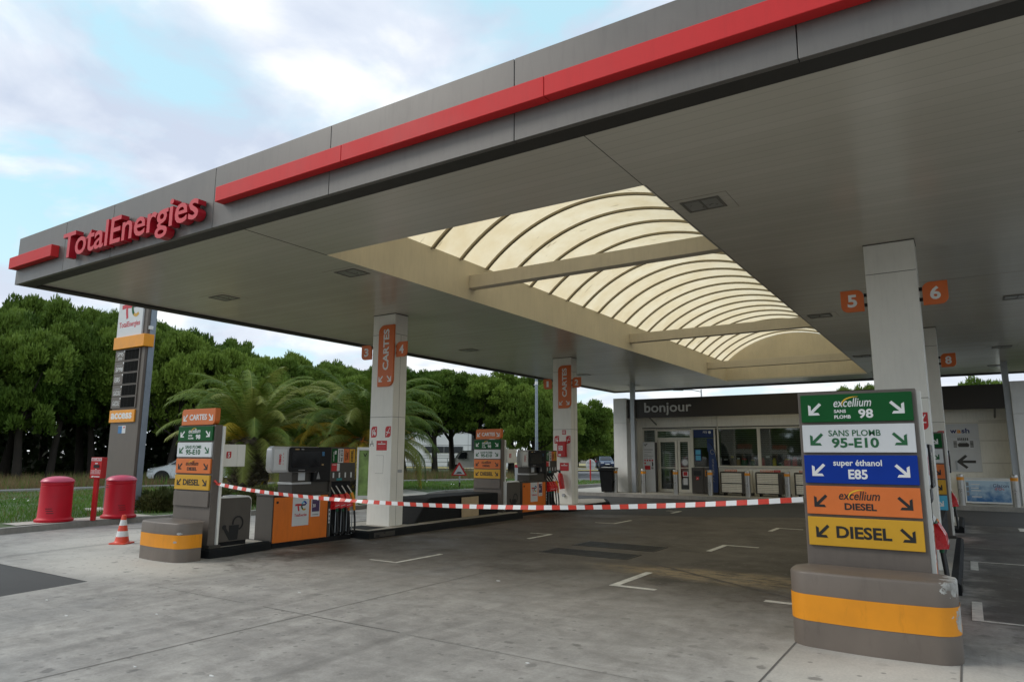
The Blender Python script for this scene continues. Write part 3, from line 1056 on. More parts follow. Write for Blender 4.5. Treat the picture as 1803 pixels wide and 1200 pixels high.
for t in cols:
    fr = Fr((0, 0, 0), '-y')
    sticker(t, fr, .05, .22, 2.02, 2.26, 'phone')
    sticker(t, fr, .47, .63, 2.02, 2.26, 'smoke')
for t, v0, v1, u0, u1 in ((cols[0], 1.79, 2.08 - .17, .24, .52), (cols[1], 1.35, 1.58, .24, .54)):
    pass
notice(cols[0], Fr((0, 0, 0), '-y'), .22, .53, 1.74, 1.95)
notice(cols[1], Fr((0, 0, 0), '-y'), .24, .56, 1.17, 1.42)
mb = MB()
mb.fbox(Fr((CW, 0, 0), '+x'), .22, .34, 1.27, 1.33, .0025, .02, 'galv')
mb.fbox(Fr((CW, 0, 0), '+x'), .26, .35, 1.35, 1.46, .0025, .012, 'column_white')
mb.build('cable_box', cols[0], bevel=.003)
mb = MB()
fr = Fr((0, 0, 0), '-y')
for u0, u1, v0, v1 in ((.22, .44, 1.63, 1.634), (.436, .44, 1.25, 1.63), (.2, .44, 1.246, 1.25)):
    mb.fbox(fr, u0, u1, v0, v1, .0008, .0016, 'groove')
mb.build('cladding_patch', cols[0])
mb = MB()
st = Fr((0, 0, 0), '-y').off(.03, 1.83)
mb.prism(st, stroke([(0, .0), (.03, .06), (.05, .13), (.08, .06), (.1, 0)], .012), .0008, .002, 'ink_black')
mb.prism(st, stroke([(.0, .05), (.06, .045), (.1, .06)], .01), .0022, .003, 'ink_black')
mb.build('graffiti', cols[0])
# the fire point on the second column
t = thing('fire_alarm_box', 'red wall box above the extinguisher on a white column', 'fire box', (COLX, 19.4, 0))
mb = MB()
mb.fbox(fr, .22, .50, 1.60, 2.08, .002, .14, 'red_enamel')
mb.build('case', t, bevel=.015)
mb = MB()
mb.fbox(fr, .27, .42, 1.80, 1.95, .1405, .144, 'ink_white').fbox(fr, .27, .36, 1.63, 1.69, .1405, .146, 'ink_white')
for u, v in ((.285, 1.9), (.32, 1.9), (.36, 1.87), (.285, 1.83), (.34, 1.82)):
    mb.fbox(fr, u, u + .025, v, v + .03, .1442, .146, 'red_enamel')
mb.build('label_plate', t)
t.location = (COLX, 19.4, 0)
mb = MB()
mb.prism(fr, rrect(.33, .47, 2.3, 2.44), .0015, .003, 'red_enamel')
for u in (.35, .385, .42):
    mb.fbox(fr, u, u + .018, 2.32, 2.42, .0032, .004, 'ink_white')
mb.build('fire_notice', cols[1])
t = thing('fire_extinguisher', 'red fire extinguisher with black hose hung on a white column', 'fire extinguisher', (COLX + .40, 19.26, .62))
mb = MB()
mb.lathe([(.0, 0), (.08, 0), (.085, .02), (.085, .4), (.07, .46), (.03, .49), (.0, .49)], 'extinguisher', n=20)
mb.build('cylinder', t, smooth=40)
mb = MB()
mb.lathe([(.0, .0), (.03, .0), (.03, .06), (.0, .06)], 'black_plastic', c=(0, 0, .49), n=10)
mb.box(-.09, .05, -.015, .015, .55, .57, 'black_plastic').box(-.08, .05, -.012, .012, .585, .6, 'black_plastic')
mb.build('valve', t)
mb = MB()
mb.tube([(-.02, 0, .53), (-.12, -.01, .62), (-.2, -.02, .6), (-.21, -.03, .48), (-.14, -.04, .34), (-.06, -.09, .2)], .014, 'black_rubber', n=8)
mb.build('hose', t, smooth=60)
t.rotation_euler = (0, rad(-10), 0)
for cx, ic in ((.34, 0),):
    mb = MB()
    mb.lathe([(0, 0), (.05, 0), (.05, .05), (.0, .05)], 'galv', n=14)
    o = mb.build('socket', cols[1], smooth=40)
    o.rotation_euler = (rad(90), 0, 0)
    o.location = (.38, -.002, .42)


def cartes_sign(x, y, label):
    t = thing('card_sign', label, 'sign', (x, y, 3.13), group='orange upright card signs on the columns')
    fr = Fr((0, 0, 0), '-y')
    mb = MB()
    mb.prism(fr, rrect(0, .46, 0, 1.37, tl=.16, br=.16), .003, .05, 'cartes_orange')
    p = mb.build('sign_board', t, bevel=.005)
    mb = MB()
    fl = Fr((.15, 0, .36), ((0, 0, 1), (-1, 0, 0), (0, -1, 0))).off(0, 0, .05)
    fl2 = Fr(fl.p(0, -.17), (fl.u, fl.v, fl.n))
    mb.text(fl2, 'CARTES', 0, .92, 0, .17, 'ink_white', bold=.03)
    f2 = fr.off(0, 0, .05)
    arrow(mb, f2, .04, .17, .1, .24, 'ink_white')
    arrow(mb, f2, .28, .41, .1, .24, 'ink_white', True)
    mb.build('lettering', p)
    return t


cartes_sign(COLX + .22, 11.2, 'upright orange CARTES sign on the nearer left column')
cartes_sign(COLX + .22, 19.4, 'upright orange CARTES sign on the farther left column')


def number_sign(x, y, txt, right, label):
    t = thing('number_sign', label, 'number sign', (x, y, 3.77), group='orange pump number plates')
    fr = Fr((0, 0, 0), '-y')
    mb = MB()
    o = rrect(0, .31, 0, .33, tl=.1, br=.1) if right else rrect(-.31, 0, 0, .33, tr=.1, bl=.1)
    mb.prism(fr, o, 0, .035, 'cartes_orange')
    p = mb.build('plate', t, bevel=.004)
    mb = MB()
    uc = .155 if right else -.155
    mb.text(fr.off(0, 0, .035), txt, uc - (.04 if txt == '1' else .065), uc + (.04 if txt == '1' else .065), .07, .26, 'ink_white', bold=.03)
    mb.build('digit', p)
    mb = MB()
    for z in (.07, .22):
        if right:
            mb.box(-.045, -.001, .005, .03, z, z + .05, 'black_plastic')
        else:
            mb.box(.001, .045, .005, .03, z, z + .05, 'black_plastic')
    mb.build('bracket', t)
    return t


for cx, cy, l, r in ((COLX, 11.24, '3', '4'), (COLX, 19.44, '1', '2'), (COLXR, 11.24, '5', '6'), (COLXR, 19.44, '7', '8')):
    if l != '7':
        number_sign(cx - .046, cy, l, False, 'orange plate with white number %s on a canopy column' % l)
    number_sign(cx + CW + .046, cy, r, True, 'orange plate with white number %s on a canopy column' % r)

# ---------------------------------------------------------------- pump islands
def island(name, pts, label, z=.15):
    t = thing('island_kerb', label, 'kerb island', (0, 0, 0), group='raised pump islands')
    mb = MB()
    n = len(pts)
    c = Vector((sum(p[0] for p in pts) / n, sum(p[1] for p in pts) / n))
    inn = []
    for p in pts:
        d = (c - Vector(p))
        d.x = max(-.11, min(.11, d.x))
        d.y = max(-.09, min(.09, d.y))
        inn.append((p[0] + d.x, p[1] + d.y))
    mb.add([(x, y, 0.0) for x, y in pts] + [(x, y, z - .03) for x, y in pts] + [(x + (ix - x) * .3, y + (iy - y) * .3, z) for (x, y), (ix, iy) in zip(pts, inn)] + [(x, y, z) for x, y in inn],
           [(k * n + i, k * n + (i + 1) % n, (k + 1) * n + (i + 1) % n, (k + 1) * n + i) for k in range(3) for i in range(n)], 'kerb_black')
    mb.build('kerb', t)
    mb = MB()
    mb.add([(x, y, z) for x, y in inn], [tuple(range(n))], 'island_top')
    mb.build('top_slab', t)
    return t


for dx, s, xr in ((0, 'left', -10.0), (10.02, 'right', -.19)):
    L = -11.75 + dx
    l1 = s + '-hand'
    oy = 0 if dx == 0 else .24
    island('k', [(-11.4 + dx, 6.9 + oy), (-10.23 + dx, 6.9 + oy), (-10.22 + dx, 7.3), (-10.36 + dx, 8.18), (-11.1 + dx, 8.18), (-11.4 + dx, 7.4)], 'black kerbed nose of the %s pump island behind the painted barrier' % l1)
    i2 = island('k', [(L, 10.22), (xr, 10.22), (xr, 15.9), (xr - .1, 16.05), (L + .1, 16.05), (L, 15.9)], 'long black kerbed middle of the %s pump island carrying a column' % l1)
    island('k', [(L, 18.45), (xr, 18.45), (xr, 21.3), (xr - .7, 22.6), (L + .4, 22.6), (L, 21.6)], 'black kerbed far end of the %s pump island towards the shop' % l1)
    mb = MB()
    mb.box(xr - .02, xr + .008, 10.35, 10.95, .025, .115, 'taupe_dark').box(xr, xr + .01, 10.4, 10.5, .035, .07, 'ink_black').box(xr, xr + .012, 10.62, 10.66, .08, .11, 'ink_black')
    mb.build('kerb_hatch', i2)
    mb = MB()
    for a in ((L + .75, xr - .3, 10.45, 11.0), (L + .8, xr - .35, 11.75, 12.1)):
        mb.box(*a, .151, .156, 'kerb_black')
    mb.build('floor_grate', i2)


# ---------------------------------------------------------------- painted impact barriers
def barrier(loc, label, worn=''):
    t = thing('impact_barrier', label, 'barrier', loc, group='painted concrete barriers at the island ends')
    W = 1.3

    def outline(g=0.0):
        P = []
        r = .2 + g
        for k in range(9):
            a = rad(180 + 90 * k / 8)
            P.append((.2 + r * math.cos(a), .2 + r * math.sin(a)))
        for k in range(1, 8):
            P.append((.2 + .9 * k / 8, -g - .035 * math.sin(math.pi * k / 8)))
        for k in range(9):
            a = rad(270 + 90 * k / 8)
            P.append((W - .2 + r * math.cos(a), .2 + r * math.sin(a)))
        P += [(W + g, .37), (-g, .37)]
        return P
    O0, O1 = outline(), outline(.004)
    n = len(O0)

    def shell(levels, mat, top=True):
        mb = MB()
        for O, z in levels:
            mb.v += [(x, y, z) for x, y in O]
        for k in range(len(levels) - 1):
            for i in range(n):
                j = (i + 1) % n
                mb.f.append((k * n + i, k * n + j, (k + 1) * n + j, (k + 1) * n + i))
        if top:
            mb.f.append(tuple(range((len(levels) - 1) * n, len(levels) * n)))
        mb.m = [0] * len(mb.f)
        mb.mats = [mat]
        return mb
    shr = lambda d: [(W / 2 + (x - W / 2) * (1 - d / W * 2), y + d * (1 if y < .5 else -.3)) for x, y in O0]
    shell([(O0, 0.0), (O0, .20), (O0, .30), (O0, .45), (O0, .618), (shr(.005), .632), (shr(.014), .64), (shr(.1), .647)], 'barrier_grey' + worn).build('body', t, smooth=35)
    b = shell([(O1, .225), (O1, .33), (O1, .447)], 'barrier_orange' + worn, top=False)
    b.build('painted_band', t, smooth=35)
    return t


barrier((-1.46, 6.79, 0), 'grey concrete barrier with orange band and chipped corner in the right foreground')
bl = barrier((-11.40, 6.35, 0), 'grey concrete barrier with orange band at the front of the left island', '_worn')
bl.scale = (.94, 1, .92)


# ---------------------------------------------------------------- fuel signs
def board(kind, par, fr, W, H):
    bg_ = {'98': 'sign_green', '95': 'sign_white', 'e85': 'sign_blue', 'exd': 'sign_orange', 'd': 'sign_yellow', 'cartes': 'sign_orange', 'cyan': 'sign_cyan', 'blank': 'taupe'}[kind]
    ink = {'98': 'ink_white', '95': 'ink_green', 'e85': 'ink_white', 'exd': 'ink_black', 'd': 'ink_black', 'cartes': 'ink_white', 'cyan': 'ink_white', 'blank': 'taupe'}[kind]
    lab = {'98': 'green board', '95': 'white board', 'e85': 'blue board', 'exd': 'orange board', 'd': 'yellow board', 'cartes': 'orange header board', 'cyan': 'light blue board', 'blank': 'plain grey board'}[kind]
    mb = MB()
    if kind == 'cartes':
        mb.prism(fr, rrect(.02 * W, .99 * W, 0, H, tl=.06, br=.08), -.075, .02, bg_)
    else:
        mb.prism(fr, rrect(0, W, 0, H), 0, .03, bg_)
    o = mb.build('sign_board', par, bevel=.003)
    o['label'] = lab
    if kind == 'blank':
        return
    f = fr.off(0, 0, .02 if kind == 'cartes' else .03)
    mb = MB()
    T = lambda s, u0, u1, v0, v1, b=.03, sh=0.0, m=ink: mb.text(f, s, u0 * W, u1 * W, v0 * H, v1 * H, m, bold=b, shear=sh)
    av = (.25, .70)
    if kind == '98':
        T('excellium', .31, .65, .53, .84, .008, .25)
        T('SANS', .31, .42, .32, .44)
        T('PLOMB', .31, .46, .11, .24)
        T('98', .53, .66, .11, .44)
    elif kind == '95':
        T('SANS PLOMB', .245, .71, .58, .80, .010)
        T('95-E10', .27, .69, .16, .52)
    elif kind == 'e85':
        T('super \u00e9thanol', .27, .70, .56, .84, .02)
        T('E85', .40, .57, .16, .5)
    elif kind == 'exd':
        T('excellium', .30, .66, .53, .84, .008, .25)
        T('DIESEL', .345, .625, .18, .42)
    elif kind == 'd':
        T('DIESEL', .255, .735, .29, .71)
        av = (.28, .74)
    elif kind == 'cartes':
        T('CARTES', .25, .76, .30, .66)
        av = (.24, .68)
    elif kind == 'cyan':
        av = (.25, .72)
    if kind in ('98', 'exd'):
        P = []
        for k in range(13):
            a = rad(200 - 125 * k / 12)
            P.append(((.505 + .12 * math.cos(a)) * W, (.66 + .24 * math.sin(a)) * H))
        q = []
        for k in range(12, -1, -1):
            a = rad(200 - 125 * k / 12)
            th = .025 * math.sin(math.pi * k / 12) + .004
            q.append(((.505 + (.12 - th * .5) * math.cos(a)) * W, (.66 + (.24 - th * 1.7) * math.sin(a)) * H))
        mb.prism(f, P + q, .0035, .0042, 'ink_gold')
    aw = .125
    arrow(mb, f, .07 * W, (.07 + aw) * W, av[0] * H, av[1] * H, ink)
    arrow(mb, f, (.93 - aw) * W, .93 * W, av[0] * H, av[1] * H, ink, True)
    mb.build('lettering', o)


def totem(loc, W, kinds, z0, pitch, H, body_top, label, header=None, base=.15, side=.03):
    t = thing('fuel_sign', label, 'fuel sign', loc, group='fuel price-board totems on the islands')
    mb = MB()
    mb.box(-side, W + side, 0, .13, base, body_top, 'taupe')
    mb.build('body', t, bevel=.006)
    mb = MB()
    mb.box(-side + .01, W + side + .035, .132, .17, base, body_top - .02, 'column_white')
    mb.build('rear_shell', t, bevel=.004)
    mb = MB()
    mb.box(-side - .02, W + side + .06, -.01, .2, base - .0, base + .05, 'taupe_dark')
    mb.build('foot', t, bevel=.004)
    fr = Fr((0, -.002, 0), '-y')
    for i, k in enumerate(kinds):
        board(k, t, fr.off(0, z0 - i * pitch - H), W, H)
    if header:
        board('cartes', t, Fr((0, 0, header[0]), '-y').off(.03, 0, .0), W, header[1])
    return t


totem((-1.345, 7.36, 0), .965, ['98', '95', 'e85', 'exd', 'd'], 2.245, .2915, .265, 2.275, 'tall right-hand fuel sign with five coloured boards behind the chipped barrier')
totem((-11.34, 6.93, 0), .97, ['98', '95', 'exd', 'd', 'blank'], 2.105, .267, .24, 2.125, 'left-hand fuel sign with orange CARTES header beside the watering can box', header=(2.13, .27))
totem((-11.38, 15.6, 0), .86, ['98', '95', 'exd', 'd', 'blank'], 2.055, .262, .24, 2.07, 'farther left fuel sign with orange CARTES header behind the black ramp block', header=(2.08, .27))
totem((-1.26, 15.6, 0), .88, ['98', '95', 'exd', 'd', 'cyan'], 2.09, .29, .265, 2.12, 'farther right fuel sign with a light blue lowest board')

# black ramp-ended blocks in front of the farther totems
for dx, lab in ((0, 'black painted ramp block with cardboard on the left island'), (10.02, 'black painted ramp block on the right island behind the near column')):
    t = thing('ramp_block', lab, 'barrier', (dx, 0, 0), group='black ramp blocks on the islands')
    mb = MB()
    fr = Fr((-10.42, 0, .15), '+x')
    mb.prism(fr, [(12.05, 0), (15.35, 0), (15.35, .53), (12.62, .53), (12.5, .5)], -.95, 0, 'kerb_black')
    mb.build('block', t, bevel=.02)
t = thing('cardboard_sheet', 'creased brown cardboard sheet leaning on the black ramp block', 'cardboard', (-10.40, 13.72, .155))
mb = MB()
fr = Fr((0, 0, 0), '+x')
for u0, u1 in ((0, .36), (.362, .70)):
    mb.prism(Fr((.0, 0, 0), ((0, 1, 0), (-.03, 0, 1), (1, 0, .03))).off(0, 0, .02), [(u0, 0), (u1, .01 * u1), (u1, .47 + .01 * u1), (u0, .475)], 0, .006, 'cardboard')
mb.build('sheet', t)


# ---------------------------------------------------------------- air and water service posts
def service(loc, lab1, lab2):
    t = thing('service_cabinet', lab1, 'service cabinet', loc, group='grey watering-can cabinets')
    mb = MB()
    fr = Fr((0, 0, 0), '+x')
    mb.prism(fr, rrect(-.02, .66, .07, .80, tr=.09), -.32, -.02, 'white_paint')
    mb.build('shell', t, bevel=.006)
    mb = MB()
    mb.prism(fr, rrect(0, .635, .072, .775, tr=.075), -.0195, .004, 'pump_grey')
    d = mb.build('door', t, bevel=.004)
    mb = MB()
    mb.box(-.3, -.04, .02, .6, 0, .07, 'black_plastic')
    mb.build('plinth', t)
    mb = MB()
    f = fr.off(-.1, 0, .004)
    mb.prism(f, [(.34, .09), (.50, .09), (.52, .33), (.33, .33)], .0005, .003, 'ink_black')
    mb.prism(f, [(.335, .1), (.345, .2), (.26, .31), (.22, .28)], .0032, .005, 'ink_black')
    mb.prism(f, rrect(.2, .275, .265, .345, tl=.035, bl=.035, tr=.03, br=.03), .0052, .007, 'ink_black')
    P = [(.49 + .095 * math.cos(rad(a)), .36 + .105 * math.sin(rad(a))) for a in range(-75, 200, 14)]
    mb.prism(f, stroke(P, .025), .0072, .009, 'ink_black')
    mb.build('watering_can_emblem', d)
    mb = MB()
    mb.box(-.2, -.12, .1, .16, .8, .83, 'black_plastic').box(-.22, -.1, .28, .42, .8, .812, 'silver')
    mb.build('outlet', t, bevel=.004)
    t2 = thing('service_post', lab2, 'service post', (loc[0], loc[1], loc[2]), group='cream service boxes on posts')
    mb = MB()
    mb.box(-.30, -.20, .0, .06, .81, 1.64, 'column_white')
    mb.build('post', t2, bevel=.004)
    mb = MB()
    mb.box(-.34, -.0, .02, .30, 1.29, 1.66, 'column_white').box(-.34, -.002, .304, .46, 1.29, 1.66, 'column_white')
    b = mb.build('box', t2, bevel=.01)
    mb = MB()
    f = fr.off(0, 0, .0)
    mb.prism(f, rrect(.09, .18, 1.43, 1.54, tl=.02, br=.03), .0005, .004, 'red_enamel')
    mb.text(f, '5', .115, .155, 1.445, 1.525, 'ink_white', .004, .006, bold=.03)
    mb.build('sticker', b)


service((-10.38, 7.1, .15), 'grey cabinet with watering can emblem beside the nearer left sign', 'cream box on a post above the nearer watering can cabinet')
service((-10.38, 15.72, .15), 'grey cabinet with watering can emblem beside the farther left sign', 'cream box on a post above the farther watering can cabinet')


# ---------------------------------------------------------------- fuel pumps
def make_pump(loc, label):
    t = thing('fuel_pump', label, 'fuel pump', loc, group='orange fuel pumps on the islands')
    fr = Fr((0, 0, 0), '+x')
    mb = MB()
    mb.box(-.46, -.03, .03, 1.92, 0, .09, 'black_plastic')
    mb.build('plinth', t)
    mb = MB()
    mb.box(-.48, -.018, 0, 1.27, .092, .90, 'pump_grey')
    mb.box(-.49, .005, -.01, 1.28, .902, .935, 'taupe_dark')
    mb.build('cabinet', t, bevel=.006)
    mb = MB()
    mb.box(-.016, .004, .02, 1.255, .10, .885, 'panel_orange').box(-.505, -.482, .02, 1.255, .10, .885, 'panel_orange')
    p = mb.build('front_panel', t, bevel=.004)
    f = fr.off(0, 0, .004)
    mb = MB()
    mb.fbox(f, .42, .80, .36, .888, .0005, .003, 'sign_white')
    po = mb.build('poster', p)
    mb = MB()
    logo(mb, f, .47, .62, .27, .18, .0032, .005)
    mb.text(f, 'TotalEnergies', .47, .75, .51, .575, 'ink_red', .0032, .0045, bold=.02)
    mb.build('emblem', po)
    mb = MB()
    mb.fbox(f, .85, 1.06, .50, .888, .0005, .003, 'sign_white').fbox(f, .87, 1.045, .59, .84, .0032, .0042, 'purple')
    mb.text(f, '30', .885, .955, .67, .73, 'ink_white', .0044, .0055, bold=.02)
    mb.fbox(f, .985, 1.02, .79, .82, .0044, .0055, 'ink_white').fbox(f, .885, .98, .79, .797, .0044, .0055, 'ink_grey').fbox(f, .88, 1.03, .53, .545, .0032, .0042, 'ink_grey')
    mb.build('leaflet', p)
    mb = MB()
    mb.lathe([(0, 0), (.022, 0), (.022, .012), (0, .012)], 'ink_black', n=12)
    o = mb.build('lock', p)
    o.rotation_euler = (0, rad(90), 0)
    o.location = (.004, .08, .80)
    # upper works
    mb = MB()
    mb.box(-.44, -.04, .42, 1.28, .936, 1.14, 'taupe_dark')
    mb.box(-.42, -.06, .42, .86, 1.142, 1.34, 'taupe_dark')
    mb.box(-.43, -.03, .40, .85, 1.1, 1.139, 'silver')
    mb.fbox(fr, .56, .72, 1.17, 1.33, -.0595, -.055, 'sign_white')
    mb.build('upper_body', t, bevel=.006)
    mb = MB()
    f2 = Fr((.05, 0, 1.32), '+x')
    mb.prism(f2, rrect(-.15, .95, 0, .47, tl=.09, tr=.06, br=.06, bl=.09), -.14, -.002, 'silver')
    h = mb.build('display_housing', t, bevel=.012, smooth=40)
    mb = MB()
    mb.prism(f2, rrect(.24, 1.0, .01, .46, tl=.05, tr=.06, br=.06, bl=.05), -.001, .02, 'black_plastic')
    mb.prism(f2, rrect(.29, .95, .09, .38, tl=.03, tr=.03, br=.03, bl=.03), .0205, .024, 'screen_black')
    mb.fbox(f2, .36, .45, .41, .43, .0205, .023, 'goods_tan').fbox(f2, .5, .56, .41, .43, .0205, .023, 'ink_grey').fbox(f2, .45, .6, .035, .05, .0205, .023, 'ink_grey')
    mb.build('display_screen', h)
    mb = MB()
    mb.fbox(f2, -.09, .19, .05, .42, .0, .003, 'sign_white')
    mb.text(Fr(f2.p(.02, .35, .003), ((0, 0, -1), (0, 1, 0), (1, 0, 0))), 'oseau', .02, .2, 0, .05, 'ink_red', bold=.03)
    for k in range(4):
        mb.fbox(f2, .11, .118, .14 + k * .06, .17 + k * .06, .0032, .0042, 'red_stripe')
    mb.build('paper_notice', h)
    mb = MB()
    mb.box(-.46, .02, .862, 1.27, 1.142, 1.79, 'black_plastic')
    c = mb.build('card_terminal', t, bevel=.008)
    mb = MB()
    f3 = fr.off(0, 0, .02)
    mb.fbox(f3, 1.0, 1.1, 1.62, 1.7, .0005, .004, 'poster_blue').fbox(f3, .96, 1.09, 1.44, 1.47, .0005, .004, 'goods_tan').fbox(f3, .93, .95, 1.75, 1.785, .0005, .004, 'ink_white')
    mb.prism(f3, [(.93, 1.19), (1.02, 1.19), (.97, 1.33)], .0005, .003, 'ink_grey')
    mb.fbox(f3, .96, 1.02, 1.58, 1.6, .0005, .003, 'ink_grey').fbox(f3, 1.0, 1.01, 1.4, 1.41, .0005, .003, 'ink_white')
    mb.build('keypad', c)
    # hose block
    mb = MB()
    mb.box(-.46, 0, 1.28, 1.94, 1.13, 1.79, 'taupe_dark')
    mb.box(-.46, -.12, 1.28, 1.94, .092, 1.129, 'black_plastic')
    mb.box(-.119, 0, 1.28, 1.33, .092, 1.129, 'taupe_dark')
    hb = mb.build('hose_cabinet', t, bevel=.006)
    mb = MB()
    for k, (kk, m2) in enumerate((('sign_green', 'ink_white'), ('sign_white', 'ink_black'), ('sign_orange', 'ink_black'), ('sign_yellow', 'ink_black'))):
        y0 = 1.31 + k * .155
        mb.fbox(fr, y0, y0 + .145, 1.49, 1.76, .0005, .003, kk)
        fv = Fr(fr.p(y0 + .125, 1.50, .003), ((0, 0, 1), (0, -1, 0), (1, 0, 0)))
        if k == 3:
            mb.text(fv, 'DIESEL', .01, .24, .03, .09, m2, bold=.03)
        elif k == 1:
            mb.text(fv, '95-E10', .01, .24, .0, .05, m2, bold=.03)
            mb.text(fv, 'SANS PLOMB', .01, .24, .07, .1, m2, bold=.02)
        elif k == 0:
            mb.text(fv, '98', .15, .22, .01, .06, m2, bold=.03)
            mb.text(fv, 'excellium', .02, .2, .07, .1, m2, bold=.0, shear=.25)
        else:
            mb.text(fv, 'DIESEL', .05, .2, .01, .05, m2, bold=.03)
            mb.text(fv, 'excellium', .03, .22, .06, .1, m2, bold=.0, shear=.25)
    mb.fbox(fr, 1.31, 1.45, 1.33, 1.475, .0005, .003, 'red_enamel').fbox(fr, 1.452, 1.52, 1.33, 1.475, .0005, .003, 'sign_white')
    mb.text(fr, 'ATTENTION', 1.325, 1.435, 1.44, 1.46, 'ink_white', .0032, .0042, bold=.02)
    for k in range(4):
        mb.fbox(fr, 1.35 + k * .155, 1.385 + k * .155, 1.2, 1.3, .0005, .003, 'sign_white')
    mb.fbox(fr, 1.45, 1.59, 1.15, 1.19, .0032, .005, 'teal')
    mb.build('fuel_labels', hb)
    mb = MB()
    for k in range(5):
        y = 1.345 + k * .145
        mb.tube([(-.02, y, .10), (-.02, y, .78), (-.06, y, .8)], .008, 'galv', n=6)
    mb.build('divider_rail', hb, smooth=50)
    mb = MB()
    fd = fr.off(0, 0, .0005)
    mb.fbox(fd, 1.29, 1.325, .35, .62, 0, .003, 'sign_white')
    for k in range(3):
        mb.fbox(fd, 1.297, 1.318, .38 + k * .08, .42 + k * .08, .0032, .004, 'ink_black')
    mb.build('number_strip', hb)
    for k in range(4):
        y = 1.40 + k * .15
        body = ('nozzle_green', 'nozzle_green', 'nozzle_orange', 'amber')[k]
        mb = MB()
        mb.tube([(-.09, y - .02, 1.04), (-.05, y + .0, .98), (-.0, y + .02, .90)], .013, 'steel', n=8)
        mb.tube([(.0, y + .02, .90), (.035, y + .035, .80), (.05, y + .05, .68), (.05, y + .06, .56)], [.03, .034, .03, .026], body, n=8)
        nz_ = mb.build('nozzle', t, smooth=50)
        if k < 3:
            mb = MB()
            P = [(-.02, .02, .89), (.05, -.06, .80), (.12, -.09, .62), (.10, .08, .60), (.02, .10, .62), (.0, .06, .86)]
            top = [(-.03, y - .02, .88), (.04, y - .03, .89), (.045, y + .06, .88), (-.03, y + .06, .87)]
            mid = [(-.03, y - .05, .76), (.10, y - .05, .77), (.11, y + .08, .75), (-.03, y + .09, .75)]
            bot = [(-.01, y - .075 + .02 * k, .60), (.13, y - .07, .615), (.12, y + .105, .655), (.0, y + .11, .65)]
            vs = top + mid + bot
            fs = [(0, 1, 2, 3)[::-1]] + [(r * 4 + i, r * 4 + (i + 1) % 4, r * 4 + 4 + (i + 1) % 4, r * 4 + 4 + i) for r in range(2) for i in range(4)]
            mb.add(vs, fs, 'bag_red')
            a, b_, c_ = Vector(mid[1]), Vector(mid[2]), Vector(bot[1])
            uu, vv = (b_ - a).normalized(), (a - c_).normalized()
            ff = Fr(c_ + vv * .03 + uu * .02, (uu, vv, uu.cross(vv)))
            mb.text(ff.rot(.35), 'hors service', .0, .1, .02, .04, 'ink_white', .002, .003, bold=.02)
            bo = mb.build('out_of_order_bag', nz_)
        mb = MB()
        pts = []
        for q in range(15):
            s = q / 14
            pts.append(((.05 + .025 * math.sin(s * math.pi)), y + .06 + .01 * math.sin(s * 5), .56 - .42 * math.sin(min(1, s * 1.25) * math.pi / 2) if s < .8 else .14 - .02 * math.sin((s - .8) * 5 * math.pi)))
        pts += [(-.03, y + .05, .16), (-.08, y + .05, .3)]
        mb.tube(pts, .019, 'black_rubber', n=8)
        mb.build('hose', nz_, smooth=60)
    return t


pump = make_pump((-10.38, 8.2, 0), 'orange and black fuel pump between the watering can cabinet and the near left column')
dup(pump, (-10.36, 16.45, 0), 0, 'orange and black fuel pump in front of the column with the extinguisher')
dup(pump, (-.39, 8.2, 0), 0, 'fuel pump with red bagged nozzles hidden behind the tall right-hand sign')
dup(pump, (-.37, 16.45, 0), 0, 'fuel pump with red bagged nozzle behind the farther right sign')

# ---------------------------------------------------------------- cordon tape
t = thing('cordon_tape', 'red and white striped cordon tape hung across the forecourt', 'cordon tape', (-10.31, 6.99, 1.17))
P0, P1 = Vector((-10.32, 7.0, 1.175)), Vector((-1.38, 7.34, 1.235))


def tp(s):
    p = P0.lerp(P1, s)
    sag = .20 * (1 - (2 * s - 1) ** 2)
    return Vector((p.x, p.y, p.z - sag - (.055 * math.exp(-s * 9)) * s * 9))


mb = MB()
n = 84
for q in range(2 * n + 1):
    a = q / (2 * n)
    pa = tp(a) - P0
    ta = .3 * math.sin(a * 23) + .5 * math.exp(-((a - .33) / .03) ** 2) + (1.2 * (1 - a / .02) if a < .02 else 0)
    oa = Vector((0, math.sin(ta) * .026, math.cos(ta) * .026))
    mb.v += [tuple(pa - oa), tuple(pa + oa)]
mb.mats = ['tape_red', 'tape_white']
for q in range(2 * n):
    mb.f.append((q * 2, q * 2 + 2, q * 2 + 3, q * 2 + 1))
    mb.m.append((q // 2) % 2)
mb.build('tape', t, smooth=60)
mb = MB()
mb.tube([(-.04, -.02, .02), (-.01, -.02, .04), (.03, -.01, .01), (.06, .0, -.01)], [.012, .02, .014, .008], 'tape_red', n=6)
mb.build('knot', t)
t.location = P0

# ---------------------------------------------------------------- traffic cone
t = thing('traffic_cone', 'red and white traffic cone standing on the grey lane', 'traffic cone', (-13.28, 7.14, .004), rz=.5)
mb = MB()
mb.prism(Fr((0, 0, 0), 'z'), rrect(-.16, .16, -.16, .16, .03, .03, .03, .03), 0, .025, 'cone_red')
mb.build('base', t, bevel=.006)
for z0, z1, m_ in ((.025, .13, 'cone_red'), (.13, .23, 'ink_white'), (.23, .33, 'cone_red'), (.33, .43, 'ink_white'), (.43, .515, 'cone_red')):
    r = lambda z: .125 - (z - .02) * .185
    mb = MB()
    prof = [(r(z0), z0), (r(z1), z1)]
    if z0 < .03:
        prof = [(.15, .024), (.13, .035), (r(.06), .06), (r(z1), z1)]
    if z1 > .5:
        prof += [(r(z1) * .7, z1 + .006), (.0, z1 + .006)]
    mb.lathe(prof, m_, n=28)
    mb.build('cone_body' if m_ == 'cone_red' else 'reflective_band', t, smooth=40)

